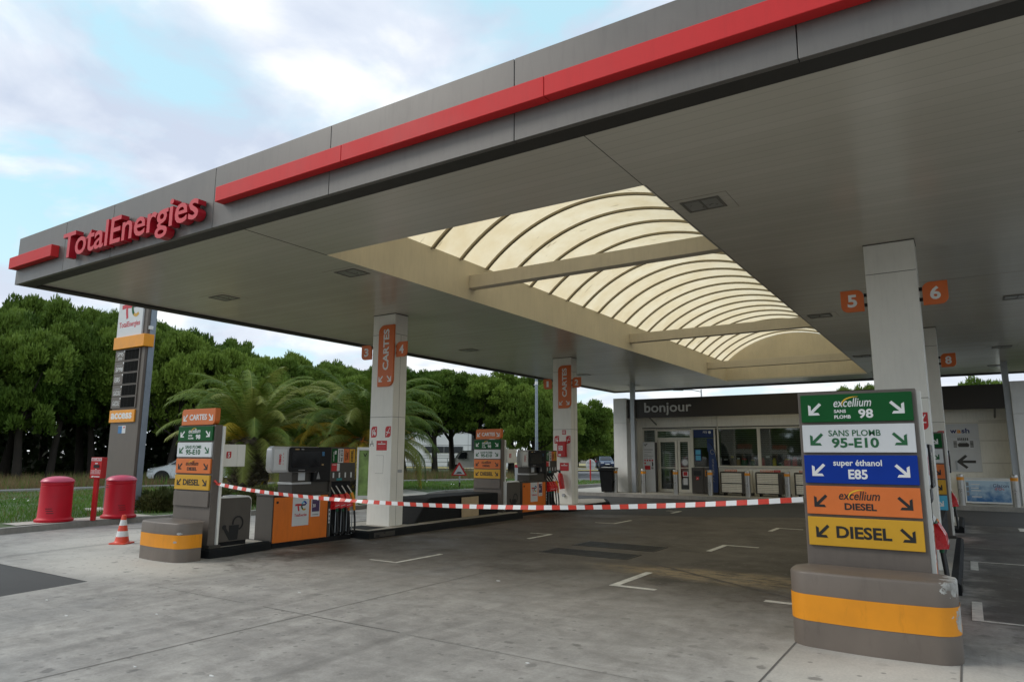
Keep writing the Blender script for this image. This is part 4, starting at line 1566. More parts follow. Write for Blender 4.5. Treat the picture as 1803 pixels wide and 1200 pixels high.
# ---------------------------------------------------------------- red bins and security post on the verge
def red_bin(loc, label, rz):
    t = thing('vent_bin', label, 'red bin', loc, rz, 'red domed bins on the verge')
    mb = MB()
    mb.lathe([(0, 0), (.375, 0), (.385, .02), (.385, .05), (.345, .075), (.33, .1), (.318, .79), (.308, .80), (.32, .81), (.318, .87), (0, .87)], 'red_plastic', n=44)
    mb.build('body', t, smooth=35)
    mb = MB()
    prof = [(.332, .871), (.336, .89), (.324, .905)] + [(.318 * math.cos(a), .905 + .095 * math.sin(a)) for a in [k * math.pi / 2 / 7 for k in range(1, 7)]] + [(.0, 1.0)]
    mb.lathe(prof, 'red_dome', n=44)
    mb.build('lid', t, smooth=35)
    mb = MB()
    for z0, a0 in ((.19, .35), (.24, .3), (.29, .25), (.71, -1.05), (.76, -1.1)):
        P = []
        r0 = .332 - (z0 - .1) * .017
        for k in range(9):
            a = -math.pi / 2 + a0 + k * .055
            P.append((r0 * math.cos(a), r0 * math.sin(a)))
        for k in range(8):
            mb.quad((*P[k], z0), (*P[k + 1], z0), (*P[k + 1], z0 + .014), (*P[k], z0 + .014), 'ink_black')
    mb.build('louvre', t)
    return t


red_bin((-17.42, 7.79, .136), 'red domed bin on the kerb left of the security post', .3)
red_bin((-17.24, 9.13, .136), 'red domed bin on the kerb in front of the price pylon', .75)
t = thing('security_post', 'red SECURITE post with key box between the two domed bins', 'security post', (-16.98, 8.42, .13), .35)
mb = MB()
mb.box(-.055, .055, -.03, .03, 0, .98, 'red_enamel')
mb.build('post', t, bevel=.006)
mb = MB()
mb.box(-.15, .15, -.06, .1, .95, 1.43, 'red_enamel')
b = mb.build('key_box', t, bevel=.008)
mb = MB()
f = Fr((0, -.06, 0), '-y')
mb.fbox(f, -.14, .14, 1.35, 1.415, .0005, .003, 'ink_white')
mb.text(f, 'SECURITE', -.13, .13, 1.36, 1.405, 'ink_red', .0032, .0045, bold=.03)
mb.fbox(f, -.06, .09, 1.19, 1.26, .0005, .012, 'ink_black').fbox(f, -.03, .04, 1.28, 1.305, .0005, .004, 'ink_white').fbox(f, -.01, .02, 1.15, 1.17, .0005, .004, 'ink_white')
for a, b_ in ((-.13, -.005), (.005, .13)):
    mb.fbox(f, a, b_, 1.05, 1.14, .0005, .003, 'ink_white').fbox(f, a + .006, b_ - .006, 1.056, 1.134, .0032, .0045, 'red_enamel')
    for k in range(3):
        mb.fbox(f, a + .02, b_ - .02, 1.07 + k * .02, 1.077 + k * .02, .0047, .0055, 'ink_white')
mb.prism(f, [(-.11, .975), (-.06, .975), (-.04, 1.01), (-.09, 1.01)], .0005, .003, 'ink_white')
mb.fbox(f, -.04, .12, .98, 1.0, .0005, .003, 'ink_white')
mb.build('lettering', b)

# ---------------------------------------------------------------- price pylon
t = thing('price_pylon', 'tall taupe price pylon with white emblem panel and ACCESS plate', 'price pylon', (-20.15, 10.2, .14))
mb = MB()
mb.box(-.25, 1.75, -.35, .65, -.14, .03, 'paving_light')
mb.build('plinth', t, bevel=.015)
mb = MB()
mb.box(.02, 1.45, 0, .22, .03, 6.6, 'taupe')
mb.build('body', t, bevel=.01)
mb = MB()
mb.box(1.4505, 1.485, .08, .24, .03, 6.6, 'pole_blue')
mb.box(1.44, 1.495, .04, .16, 4.9, 5.0, 'ink_white')
mb.build('edge_profile', t, bevel=.008)
f = Fr((0, 0, 0), '-y')
mb = MB()
mb.fbox(f, -.02, 1.27, 4.77, 6.4, .0, .05, 'sign_white')
p = mb.build('emblem_panel', t, bevel=.006)
mb = MB()
f1 = f.off(0, 0, .05)
logo(mb, f1, .14, 5.28, 1.0, .58, .0005, .004)
mb.text(f1, 'TotalEnergies', .08, 1.17, 5.0, 5.2, 'ink_red', bold=.015)
mb.build('emblem', p)
mb = MB()
mb.box(-.04, 1.53, -.1, .19, 4.42, 4.765, 'amber')
mb.build('orange_band', t, bevel=.008)
for i, (a, b_) in enumerate((('SP95', 'E10'), ('', 'SP98'), ('E85', ''), ('', 'GAZOLE'), ('GAZOLE', ''))):
    z1 = 4.40 - i * .333
    mb = MB()
    mb.fbox(f, 0, 1.27, z1 - .32, z1, 0, .03, 'taupe')
    row = mb.build('price_row', t, bevel=.004)
    mb = MB()
    mb.fbox(f, .50, 1.22, z1 - .30, z1 - .02, .0305, .034, 'display_black')
    for k in range(1, 4):
        mb.fbox(f, .50 + k * .18 - .002, .50 + k * .18 + .002, z1 - .29, z1 - .03, .0342, .0347, 'black_plastic')
    mb.build('price_display', row)
    mb = MB()
    fq = f.off(0, 0, .03)
    if a == 'SP95':
        mb.text(fq, a, .1, .42, z1 - .18, z1 - .06, 'ink_white', bold=.0)
        mb.text(fq, b_, .18, .36, z1 - .28, z1 - .21, 'ink_white', bold=.0)
    elif a:
        mb.text(fq, a, .08, .44 if a == 'GAZOLE' else .34, z1 - .24, z1 - .11, 'ink_white', bold=.0)
    else:
        mb.text(fq, b_, .08, .45, z1 - .28, z1 - .16, 'ink_white', bold=.0)
        mb.fbox(fq, .12, .4, z1 - .12, z1 - .1, .0005, .002, 'ink_grey')
    mb.fbox(fq, .44, .48, z1 - .07, z1 - .02, .0005, .002, 'ink_white')
    mb.build('lettering', row)
mb = MB()
mb.fbox(f, -.01, 1.28, 2.36, 2.70, 0, .04, 'amber')
p = mb.build('access_plate', t, bevel=.005)
mb = MB()
mb.text(f.off(0, 0, .04), 'access', .08, 1.16, 2.45, 2.62, 'ink_white', bold=.035)
mb.build('lettering', p)
mb = MB()
mb.fbox(f, .46, .84, 2.06, 2.27, .0005, .004, 'sign_white').fbox(f, .46, .66, 2.06, 2.26, .0042, .005, 'poster_blue').fbox(f, .72, .8, 2.2, 2.24, .0042, .005, 'ink_red')
mb.build('sticker', t)

# ---------------------------------------------------------------- shop
ZP = .13
PAV = [(-15.2, 26.6), (-14.2, 26.45), (3.0, 26.45), (3.0, 34), (-15.2, 34)]
mb = MB()
mb.add([(x, y, ZP) for x, y in PAV] + [(x, y, 0) for x, y in PAV], [(0, 1, 2, 3, 4)] + [(i, i + 5, (i + 1) % 5 + 5, (i + 1) % 5) for i in range(5)], 'paving_light')
tag(mb.build('pavement'), kind='structure')
mb = MB()
mb.box(-14.3, 3.02, 26.40, 26.56, 0, ZP + .006, 'kerb_stone')
tag(mb.build('pavement_kerb'), kind='structure')
shop = thing('shop', 'low white shop with brown BONJOUR fascia and shuttered windows', 'shop', (0, 28.7, ZP))
# local frame: front wall plane at y = 0, x in world
f = Fr((0, 0, 0), '-y')
mb = MB()
ZT = 2.62
DX = [(-11.78, -11.28), (-11.16, -9.72), (-9.6, -8.72), (-8.52, -6.98), (-6.86, -5.3)]


def wall(x0, x1, z0, z1, mat='shop_white', d=0.0):
    mb.box(x0, x1, 0 - d, .2, z0, z1, mat)


wall(-12.1, -11.85, 0, 3.8)
wall(-11.85, -5.2, 2.66, 3.8)
wall(-9.65, -8.6, 0, .98)
wall(-8.6, -5.2, 0, 1.05)
wall(-5.2, 1.5, 0, 3.8)
mb.box(-12.1, 1.5, 5.8, 6, 0, 3.8, 'shop_white').box(-12.1, -11.9, .2, 5.8, 0, 3.8, 'shop_white').box(1.3, 1.5, .2, 5.8, 0, 3.8, 'shop_white')
mb.build('wall', shop)
mb = MB()
mb.box(-12.1, 1.5, .25, 5.8, 3.7, 3.78, 'shop_brown')
mb.box(-11.7, 1.2, .21, 5.79, -.01, .01, 'shop_inside').box(-11.7, 1.2, 2.3, 2.4, 0, 3.69, 'shop_inside')
mb.build('roof', shop)
for x0, x1 in ((-12.72, -12.12), (1.36, 2.1)):
    mb = MB()
    mb.box(x0, x1, -1.1, .3, 0, 2.9, 'white_paint').box(x0, x1, -1.1, .3, 2.906, 3.96, 'white_paint')
    mb.build('wing_wall', shop, bevel=.01)
mb = MB()
mb.box(-12.118, 1.358, -.98, -.82, 3.10, 3.90, 'shop_brown')
fa = mb.build('fascia', shop, bevel=.006)
mb = MB()
mb.text(Fr((0, -.98, 0), '-y'), 'bonjour', -11.32, -9.28, 3.19, 3.73, 'letter_grey', .01, .05, bold=.012, side='silver')
mb.build('lettering', fa)
mb = MB()
for x in (-11.2, -5.0, .9):
    mb.tube([(x, -.02, 2.85), (x, -.8, 3.12)], .03, 'fascia_grey', n=6)
mb.build('bracket', shop)
mb = MB()
for x in (-8.55, -5.22):
    mb.box(x - .02, x + .02, -.03, -.001, 2.67, 3.8, 'shop_frame')
mb.box(-11.85, -5.2, -.025, -.001, 2.68, 2.72, 'recess')
mb.build('cladding_joint', shop)
# windows: frame > pane, shutter behind
for i, (x0, x1) in enumerate(DX):
    z0 = [0, 0, .98, 1.06, 1.06][i]
    z1 = 2.62
    if i == 1:
        continue
    mb = MB()
    w_ = .06
    mb.box(x0 - .06, x1 + .06, -.03, .08, z1 - .01, z1 + .05, 'shop_frame').box(x0 - .06, x1 + .06, -.05, .08, z0, z0 + .08, 'shop_frame')
    mb.box(x0 - .06, x0, -.03, .08, z0 + .08, z1 - .01, 'shop_frame').box(x1, x1 + .06, -.03, .08, z0 + .08, z1 - .01, 'shop_frame')
    fw = mb.build('window', shop, bevel=.004)
    mb = MB()
    mb.box(x0, x1, .03, .036, z0 + .08, z1 - .01, 'shop_glass')
    mb.build('pane', fw)
    mb = MB()
    zb = z0 + .9 if i in (0, 2) else z0 + .5
    z = z1
    while z > zb:
        mb.box(x0 - .05, x1 + .05, *((.12, .14) if i in (0, 2) else (.28, .3)), z - .062, z - .02, 'shutter_slat' if i in (0, 2) else 'shutter_shaded')
        z -= .085
    mb.build('roller_shutter', fw)
mb = MB()
x0, x1 = DX[1]
mb.box(x0 - .08, x0, -.04, .08, 0, 2.62, 'shop_frame').box(x1, x1 + .08, -.04, .08, 0, 2.62, 'shop_frame').box(x0, x1, -.04, .08, 2.56, 2.64, 'shop_frame').box(x0, x1, -.04, .08, 2.2, 2.28, 'shop_frame')
fw = mb.build('door_frame', shop, bevel=.004)
mb = MB()
mb.box(x0, x1, .03, .036, 2.28, 2.56, 'shop_glass')
mb.build('fanlight', fw)
mb = MB()
z = 2.6
while z > .95:
    mb.box(x0 - .05, x1 + .05, .12, .14, z - .062, z - .02, 'shutter_slat')
    z -= .085
mb.build('roller_shutter', fw)
for a, b_, nm in ((x0 + .01, x0 + .86, 'wide'), (x0 + .88, x1 - .01, 'narrow')):
    mb = MB()
    mb.box(a, a + .1, -.02, .05, .01, 2.19, 'shop_frame').box(b_ - .1, b_, -.02, .05, .01, 2.19, 'shop_frame').box(a + .1, b_ - .1, -.02, .05, .01, .13, 'shop_frame').box(a + .1, b_ - .1, -.02, .05, 2.1, 2.19, 'shop_frame').box(a + .1, b_ - .1, -.01, .05, 1.0, 1.04, 'shop_frame')
    d = mb.build('door', shop, bevel=.004)
    d['label'] = nm + ' glazed door leaf with a cream frame'
    mb = MB()
    mb.box(a + .1, b_ - .1, .015, .021, .13, 1.0, 'shop_glass').box(a + .1, b_ - .1, .015, .021, 1.04, 2.1, 'shop_glass')
    mb.build('pane', d)
    mb = MB()
    if nm == 'wide':
        mb.tube([(a + .05, -.06, .95), (a + .05, -.06, 1.2)], .014, 'steel', n=8)
        mb.build('handle', d)
    else:
        ff = f.off(a + .1, 0, .0)
        mb.prism(ff, [(.2 + .17 * math.cos(rad(q)), 1.25 + .17 * math.sin(rad(q))) for q in range(0, 360, 20)], -.005, .0, 'ink_grey')
        mb.prism(ff, [(.2 + .12 * math.cos(rad(q)), 1.25 + .12 * math.sin(rad(q))) for q in range(0, 360, 20)], .0005, .002, 'sign_white')
        mb.fbox(ff, .08, .32, .66, .88, -.005, 0, 'sign_white').fbox(ff, .11, .28, .7, .86, .0005, .002, 'red_enamel').fbox(ff, .1, .28, .32, .6, -.005, 0, 'sign_white')
        mb.build('door_notice', d)
# posters in the side window
mb = MB()
fp = f.off(0, 0, -.025)
mb.fbox(fp, -9.58, -8.74, 2.28, 2.6, 0, .003, 'flag_blue').fbox(fp, -9.02, -8.74, 1.7, 2.24, 0, .003, 'flag_blue')
mb.text(fp, 'FDJ', -9.18, -9.0, 2.44, 2.54, 'ink_white', .0032, .005, bold=.02, shear=.2)
mb.prism(fp, [(-8.9 + .06 * math.cos(rad(q)), 2.49 + .06 * math.sin(rad(q))) for q in range(0, 360, 40)], .0032, .005, 'ink_white')
mb.fbox(fp, -9.55, -9.28, 1.3, 1.8, 0, .003, 'ink_navy').fbox(fp, -9.52, -9.31, 1.34, 1.54, .0032, .005, 'sign_cyan').fbox(fp, -9.52, -9.31, 1.58, 1.76, .0032, .005, 'sign_cyan')
mb.build('window_poster', shop)
# wash panel on the right wall
mb = MB()
for z0, z1 in ((1.02, 1.7), (1.705, 2.2), (2.205, 2.65)):
    mb.box(-.85, .40, -.03, -.001, z0, z1, 'sign_white')
wp = mb.build('wash_panel', shop, bevel=.003)
mb = MB()
fwp = f.off(0, 0, .03)
mb.text(fwp, 'w', -.43, -.235, 2.33, 2.445, 'ink_navy', bold=.03)
mb.text(fwp, 'a', -.225, -.105, 2.33, 2.445, 'amber', bold=.03)
mb.text(fwp, 'sh', -.095, .14, 2.33, 2.50, 'ink_navy', bold=.03)
mb.prism(fwp, [(-.22, 1.86), (.08, 1.86), (.1, 1.95), (.04, 2.0), (.0, 2.05), (-.14, 2.05), (-.18, 2.0), (-.24, 1.95)], .0005, .003, 'recess')
mb.fbox(fwp, -.16, .02, 1.995, 2.035, .0032, .004, 'sign_white')
for k in range(6):
    mb.fbox(fwp, -.23 + k * .055, -.195 + k * .055, 2.08, 2.17, .0005, .003, 'recess')
for k in range(5):
    mb.fbox(fwp, -.36, -.26, 1.85 + k * .045, 1.88 + k * .045, .0005, .003, 'recess').fbox(fwp, .12, .22, 1.85 + k * .045, 1.88 + k * .045, .0005, .003, 'recess')
mb.prism(fwp, [(-.33, 1.36), (-.05, 1.6), (.01, 1.54), (-.14, 1.405), (.24, 1.405), (.24, 1.315), (-.14, 1.315), (.01, 1.18), (-.05, 1.12)], .0005, .003, 'recess')
mb.build('lettering', wp)
mb = MB()
for z in (1.3, 2.05, 2.72):
    mb.box(.42, 1.35, -.03, -.001, z, z + .04, 'shop_frame')
mb.box(-5.2, 1.35, -.03, -.001, 2.66, 2.7, 'shop_frame')
mb.box(1.22, 1.3, -.05, -.001, 0, 3.1, 'shop_frame')
mb.box(-.36, -.3, -.08, -.032, 1.08, 1.4, 'galv')
mb.build('wall_rail', shop)
# goods glimpsed behind the panes
random.seed(11)
x = -8.4
while x < -5.45:
    h = random.uniform(.12, .42)
    w_ = random.uniform(.1, .24)
    mat_ = random.choice(['goods_red', 'goods_yellow', 'goods_tan', 'goods_tan', 'shop_frame', 'sign_green', 'ink_black'])
    mb = MB()
    mb.box(0, w_, 0, .15, 0, h * .8, mat_).box(w_ * .15, w_ * .85, .02, .13, h * .8, h, random.choice(['goods_red', 'sign_white', 'goods_yellow']))
    o = mb.build('display_goods', bevel=.006, loc=(x, 28.7 + .09, ZP + 1.145))
    tag(o, 'small boxed goods standing on the shop window sill', 'goods', 'goods on the shop window sill')
    x += w_ + random.uniform(.03, .22)
mb = MB()
mb.box(-8.58, -5.24, .081, .27, .98, 1.14, 'shop_frame')
mb.build('window_sill', shop)

# posts that carry the back of the canopy
for x, y, lab in ((-12.11, 28.1, 'slim grey canopy post beside the left end of the shop'), (1.62, 28.2, 'slim grey canopy post beside the right end of the shop')):
    mb = MB()
    mb.box(-.09, .09, -.09, .09, 0, SF - ZP - 3.93 if False else SF - .001 - ZP, 'galv').box(-.12, .12, -.12, .12, 0, .02, 'galv')
    o = mb.build('canopy_post', bevel=.005, loc=(x + (.27 if x < 0 else -.35), y - .7 if False else y - .42, ZP))
    tag(o, lab, 'post', 'slim posts under the back of the canopy')

# bollards
bol = None
for x, lab in ((-12.42, 'first steel bollard, beside the black wheelie bin'), (-11.16, 'steel bollard in front of the white information panel'), (-9.8, 'steel bollard in front of the glazed shop door'),
               (-8.42, 'steel bollard between the litter bins and the first gas cage'), (-7.0, 'steel bollard between the first and second gas cages'), (-5.58, 'steel bollard between the second and third gas cages'),
               (-4.2, 'steel bollard hidden behind the tall right-hand fuel sign'), (-.25, 'steel bollard at the left end of the blue ice chest'), (1.16, 'steel bollard at the right end of the blue ice chest')):
    if x == -4.2:
        continue
    y = 27.0 if x < -2 else 26.75
    if bol is None:
        bol = thing('bollard', lab, 'bollard', (x, y, ZP), group='steel bollards along the shop kerb')
        mb = MB()
        mb.lathe([(0, 0), (.1, 0), (.1, .82), (.1, .92), (.1, .955), (.085, .975), (0, .98)], 'steel', n=24)
        mb.build('tube', bol, smooth=40)
        mb = MB()
        mb.lathe([(.1005, .79), (.1035, .792), (.1035, .888), (.1005, .89)], 'amber', n=24)
        mb.build('band', bol, smooth=40)
    else:
        dup(bol, (x, y, ZP), label=lab)

# wheelie bin
t = thing('wheelie_bin', 'black wheelie bin with white papers on its lid beside a bollard', 'wheelie bin', (-12.72, 26.95, ZP), .15)
mb = MB()
vs = []
for z, a, b_ in ((.03, .23, .24), (.88, .29, .32), (.90, .33, .35), (.96, .33, .35)):
    vs += [(-a, -b_, z), (a, -b_, z), (a, b_, z), (-a, b_, z)]
mb.add(vs, [(3, 2, 1, 0)] + [(r * 4 + i, r * 4 + (i + 1) % 4, r * 4 + 4 + (i + 1) % 4, r * 4 + 4 + i) for r in range(3) for i in range(4)] + [(12, 13, 14, 15)], 'black_plastic')
mb.build('body', t, bevel=.015)
mb = MB()
mb.box(-.34, .34, -.36, .40, .965, 1.02, 'black_plastic')
mb.build('lid', t, bevel=.02)
mb = MB()
mb.box(-.2, .2, -.28, .2, 1.022, 1.04, 'litter_white')
mb.build('paper', t, bevel=.004)
for s in (-1, 1):
    mb = MB()
    mb.lathe([(0, -.025), (.1, -.025), (.1, .025), (0, .025)], 'black_rubber', n=16)
    o = mb.build('wheel', t, smooth=40)
    o.rotation_euler = (0, rad(90), 0)
    o.location = (s * .24, .3, .1)

# information panel
t = thing('information_panel', 'white upright information panel with red pictograms left of the door', 'information panel', (-11.72, 28.35, ZP))
mb = MB()
mb.box(0, .54, 0, .1, 0, 2.1, 'sign_white').box(.542, .62, .0, .1, 0, 2.08, 'shop_brown')
b = mb.build('panel', t, bevel=.005)
mb = MB()
mb.prism(f, stroke([(.06, 1.99), (.15, 1.98), (.22, 2.02)], .03), .0005, .003, 'ink_black')
mb.prism(f, stroke([(.12, 1.96), (.13, 1.92)], .02), .0005, .003, 'ink_black')
for k, (a, c) in enumerate(((.06, .46), (.06, .4), (.06, .22), (.06, .34), (.3, .46), (.06, .22), (.3, .42))):
    z = (1.76, 1.66, 1.56, 1.5, 1.5, 1.42, 1.42)[k]
    mb.fbox(f, a, c, z, z + (.03 if k == 0 else .018), .0005, .002, 'ink_grey')
for k in range(4):
    mb.fbox(f, .06 + k * .11, .13 + k * .11, 1.29, 1.36, .0005, .003, 'red_enamel')
mb.fbox(f, .06, .13, 1.17, 1.24, .0005, .003, 'red_enamel').fbox(f, .08, .33, .93, 1.1, .0005, .003, 'red_enamel')
mb.prism(f, stroke([(.42, 1.26), (.44, 1.15), (.42, 1.08)], .05), .0005, .003, 'ink_black')
mb.prism(f, [(.42 + .05 * math.cos(rad(q)), 1.0 + .05 * math.sin(rad(q))) for q in range(0, 360, 30)], .0005, .003, 'ink_grey')
mb.build('lettering', b)

# twin litter bins
for k in range(2):
    t = thing('litter_bin', ['brown litter bin nearer the glazed door', 'brown litter bin with yellow-rimmed slot beside the blue flag'][k], 'litter bin', (-9.5 + k * .5, 28.05, ZP), group='twin brown litter bins')
    mb = MB()
    mb.box(0, .49, 0, .45, .02, 1.05, 'taupe_dark')
    mb.build('body', t, bevel=.012)
    mb = MB()
    if k:
        mb.fbox(f, .07, .42, .72, .94, .0005, .006, 'amber')
    mb.fbox(f, .09, .4, .74, .92, .0065, .01, 'ink_black')
    mb.build('slot', t)
    mb = MB()
    mb.prism(f, rrect(.18, .30, .56, .68, tl=.03, br=.03), .0005, .003, 'red_enamel')
    mb.prism(f, stroke([(.21, .59), (.25, .63), (.27, .6)], .02), .0032, .0042, 'ink_white')
    mb.build('sticker', t)

# feather flag
t = thing('feather_flag', 'dark blue feather flag with white lettering beside the litter bins', 'flag', (-8.40, 27.85, ZP))
mb = MB()
P = [(-.30, .1), (.02, .1), (.05, .6), (.03, 1.2), (-.03, 1.6), (-.12, 1.85), (-.22, 2.0), (-.30, 2.06)]
mb.prism(f, P, 0, .006, 'flag_blue')
b = mb.build('cloth', t)
mb = MB()
mb.tube([(.03, .01, 0), (.06, .01, .6), (.045, .01, 1.2), (-.01, .01, 1.62), (-.11, .01, 1.88), (-.22, .01, 2.03), (-.31, .01, 2.08)], .012, 'black_plastic', n=6)
mb.build('pole', t)
mb = MB()
mb.box(-.2, .2, -.15, .2, 0, .03, 'black_plastic')
mb.build('base', t)
mb = MB()
fv = Fr((-.22, -.006, 1.5), ((0, 0, -1), (1, 0, 0), (0, -1, 0)))
mb.text(fv, 'energie', .1, .75, .02, .14, 'ink_grey', bold=.0)
mb.prism(f.off(-.15, 1.68, .006), stroke([(.07 * math.cos(rad(q)), .09 * math.sin(rad(q))) for q in range(20, 330, 25)], .02), .0005, .002, 'ink_grey')
mb.prism(f.off(-.15, .62, .006), stroke([(-.05, .1), (.03, 0), (-.04, -.02), (.04, -.12)], .02), .0005, .002, 'ink_grey')
mb.build('lettering', b)

# gas bottle cages
cage = None
for k, x in enumerate((-8.2, -6.85, -5.45)):
    lab = ['gas bottle cage with shutter front right of the blue flag', 'middle gas bottle cage with a red placard above it', 'gas bottle cage partly hidden by the tall right-hand sign'][k]
    if cage is None:
        cage = thing('gas_cage', lab, 'gas cage', (x, 27.55, ZP), group='shuttered gas bottle cages')
        mb = MB()
        mb.prism(Fr((0, 0, 0), '+x'), rrect(0, .55, .1, .92, tl=.1), 0, .05, 'taupe_dark')
        mb.prism(Fr((.83, 0, 0), '+x'), rrect(0, .55, .1, .92, tl=.1), 0, .14, 'taupe_dark')
        mb.box(.051, .829, .3, .549, .1, .9, 'taupe_dark').box(.051, .829, .06, .3, .88, .918, 'taupe_dark').box(.051, .829, .0, .3, .1, .13, 'taupe_dark')
        mb.build('cabinet', cage, bevel=.006)
        for z0, z1 in ((.14, .46), (.49, .87)):
            mb = MB()
            n = 5 if z0 < .3 else 6
            for q in range(n):
                a = z0 + (z1 - z0) * q / n
                mb.box(.052, .828, .015, .035, a, a + (z1 - z0) / n - .008, 'cage_slat')
            mb.box(.052, .828, .03, .05, z0, z1, 'recess')
            mb.build('shutter', cage, bevel=.006)
        mb = MB()
        for q in (.1, .78):
            mb.box(q, q + .06, .1, .4, 0, .1, 'black_plastic')
        mb.box(.3, .5, -.005, .014, .465, .485, 'black_plastic').box(.33, .45, .0, .014, .10, .135, 'silver')
        mb.build('foot', cage)
        mb = MB()
        mb.fbox(f, .18, .65, .925, .995, -.1, -.08, 'cartes_orange')
        mb.text(f.off(0, 0, -.08), 'SERVEZ-VOUS ICI', .2, .63, .94, .98, 'ink_white', bold=.03)
        mb.build('placard', cage)
        o = cage
    else:
        o = dup(cage, (x, 27.55, ZP), label=lab)
    if k == 1:
        mb = MB()
        mb.fbox(f, .67, .92, .925, 1.0, -.1, -.08, 'red_enamel').fbox(f, .7, .88, .955, .962, -.0795, -.078, 'ink_white')
        mb.build('red_placard', o)
for k in range(2):
    t = thing('gas_bottle_post', ['slim grey service post behind the second bollard gap', 'slim grey service post between the second and third gas cages'][k], 'post', (-7.13 + k * 1.37, 27.9, ZP), group='slim posts between the gas cages')
    mb = MB()
    mb.box(0, .09, 0, .09, 0, .98, 'shop_frame')
    mb.build('post', t, bevel=.01)
    mb = MB()
    mb.box(-.02, .11, -.02, .11, 0, .12, 'taupe_dark')
    mb.build('foot', t)

# ice chest
t = thing('ice_chest', 'blue and white ice chest in front of the wash wall', 'ice chest', (-.16, 27.75, ZP))
mb = MB()
mb.box(0, 1.28, .02, .7, .02, .80, 'white_paint')
b = mb.build('cabinet', t, bevel=.012)
m, tt, bs = newmat('ice_picture')
oc = nd(tt, 'ShaderNodeTexCoord').outputs['Object']
n = nd(tt, 'ShaderNodeTexNoise', ins={'Vector': oc, 'Scale': 5.0, 'Detail': 6.0}).outputs[0]
zz = nd(tt, 'ShaderNodeSeparateXYZ', ins={0: oc}).outputs[2]
c = mixc(tt, ramp(tt, mth(tt, 'ADD', mth(tt, 'MULTIPLY', zz, -1.0), mth(tt, 'MULTIPLY', n, 1.2)), [(0.0, 0.0), (.55, 1.0)]), (.45, .6, .72), (.04, .16, .38))
tt.links.new(c, bs.inputs['Base Color'])
mb = MB()
mb.fbox(f, .04, 1.24, .08, .75, -.0195, -.016, 'ice_picture')
p = mb.build('picture', b)
mb = MB()
f4 = f.off(0, 0, -.016)
mb.text(f4, 'Glacon', .78, 1.2, .55, .66, 'ink_navy', bold=.0)
mb.text(f4, "d'Oc", .82, 1.08, .46, .55, 'ink_red', bold=.0)
for z, a in ((.62, .35), (.5, .3), (.42, .38), (.22, .4)):
    mb.fbox(f4, .18, .18 + a * .7, z, z + .03, .0005, .002, 'ink_white')
for z in (.58, .42, .26):
    mb.fbox(f4, .05, .12, z, z + .12, .0005, .002, 'ink_grey')
mb.build('lettering', p)
mb = MB()
mb.box(.0, 1.28, .0, .7, .805, .84, 'white_paint')
mb.build('lid', t, bevel=.008)

# ---------------------------------------------------------------- pines
rng = np.random.default_rng(7)


def tufts(C, N, ln, wd, per=2):
    """small needle tufts at points C along directions N, each `per` crossed slim triangles pairs"""
    n = len(C)
    N = N / np.linalg.norm(N, axis=1, keepdims=True)
    Vs, Fs = [], []
    b = 0
    for k in range(per):
        d = N + rng.normal(0, .38, (n, 3))
        d /= np.linalg.norm(d, axis=1, keepdims=True)
        a = np.cross(d, rng.normal(0, 1, (n, 3)))
        a /= np.linalg.norm(a, axis=1, keepdims=True) + 1e-9
        L = (ln * rng.uniform(.6, 1.3, n))[:, None]
        W_ = (wd * rng.uniform(.7, 1.3, n))[:, None]
        v = np.stack([C - a * W_ * .25, C + a * W_ * .25, C + d * L * .6 + a * W_, C + d * L, C + d * L * .6 - a * W_], 1).reshape(-1, 3)
        f5 = (np.arange(n) * 5)[:, None] + np.arange(5)[None, :] + b
        Vs.append(v)
        Fs.append(f5)
        b += n * 5
    return np.concatenate(Vs), np.concatenate(Fs)


def pine_crown(seed, nl=18, nsub=22, nt=130):
    global rng
    rng = np.random.default_rng(seed)
    Cs, Ns, cl = [], [], []
    for i in range(nl):
        while True:
            d = rng.normal(0, 1, 3)
            d /= np.linalg.norm(d)
            if d[2] > -.8:
                break
        r = rng.uniform(.3, .78)
        asym = 1 + .2 * math.sin(math.atan2(d[1], d[0]) * 2 + seed)
        lc = d * r * np.array([asym, 1.0, .55]) + np.array([0, 0, .40])
        lr = rng.uniform(.2, .4)
        cl.append(lc)
        for k in range(nsub):
            e = rng.normal(0, 1, 3)
            e /= np.linalg.norm(e)
            if e[2] < -.45:
                e[2] = -e[2]
            c = lc + e * lr * rng.uniform(.65, 1.0) * np.array([1, 1, .72])
            R_ = rng.uniform(.06, .125)
            m = int(nt * (R_ / .09) ** 2)
            q = rng.normal(0, 1, (m, 3))
            q /= np.linalg.norm(q, axis=1, keepdims=True)
            q[:, 2] = np.where(q[:, 2] < -.4, -q[:, 2], q[:, 2])
            rr = R_ * rng.uniform(.4, 1.1, len(q))[:, None]
            Cs.append(c + q * rr * np.array([1, 1, .85]))
            Ns.append(q * .75 + e * .35 + np.array([0, 0, .7]))
    return (*tufts(np.concatenate(Cs), np.concatenate(Ns), .042, .0085, 2), cl)


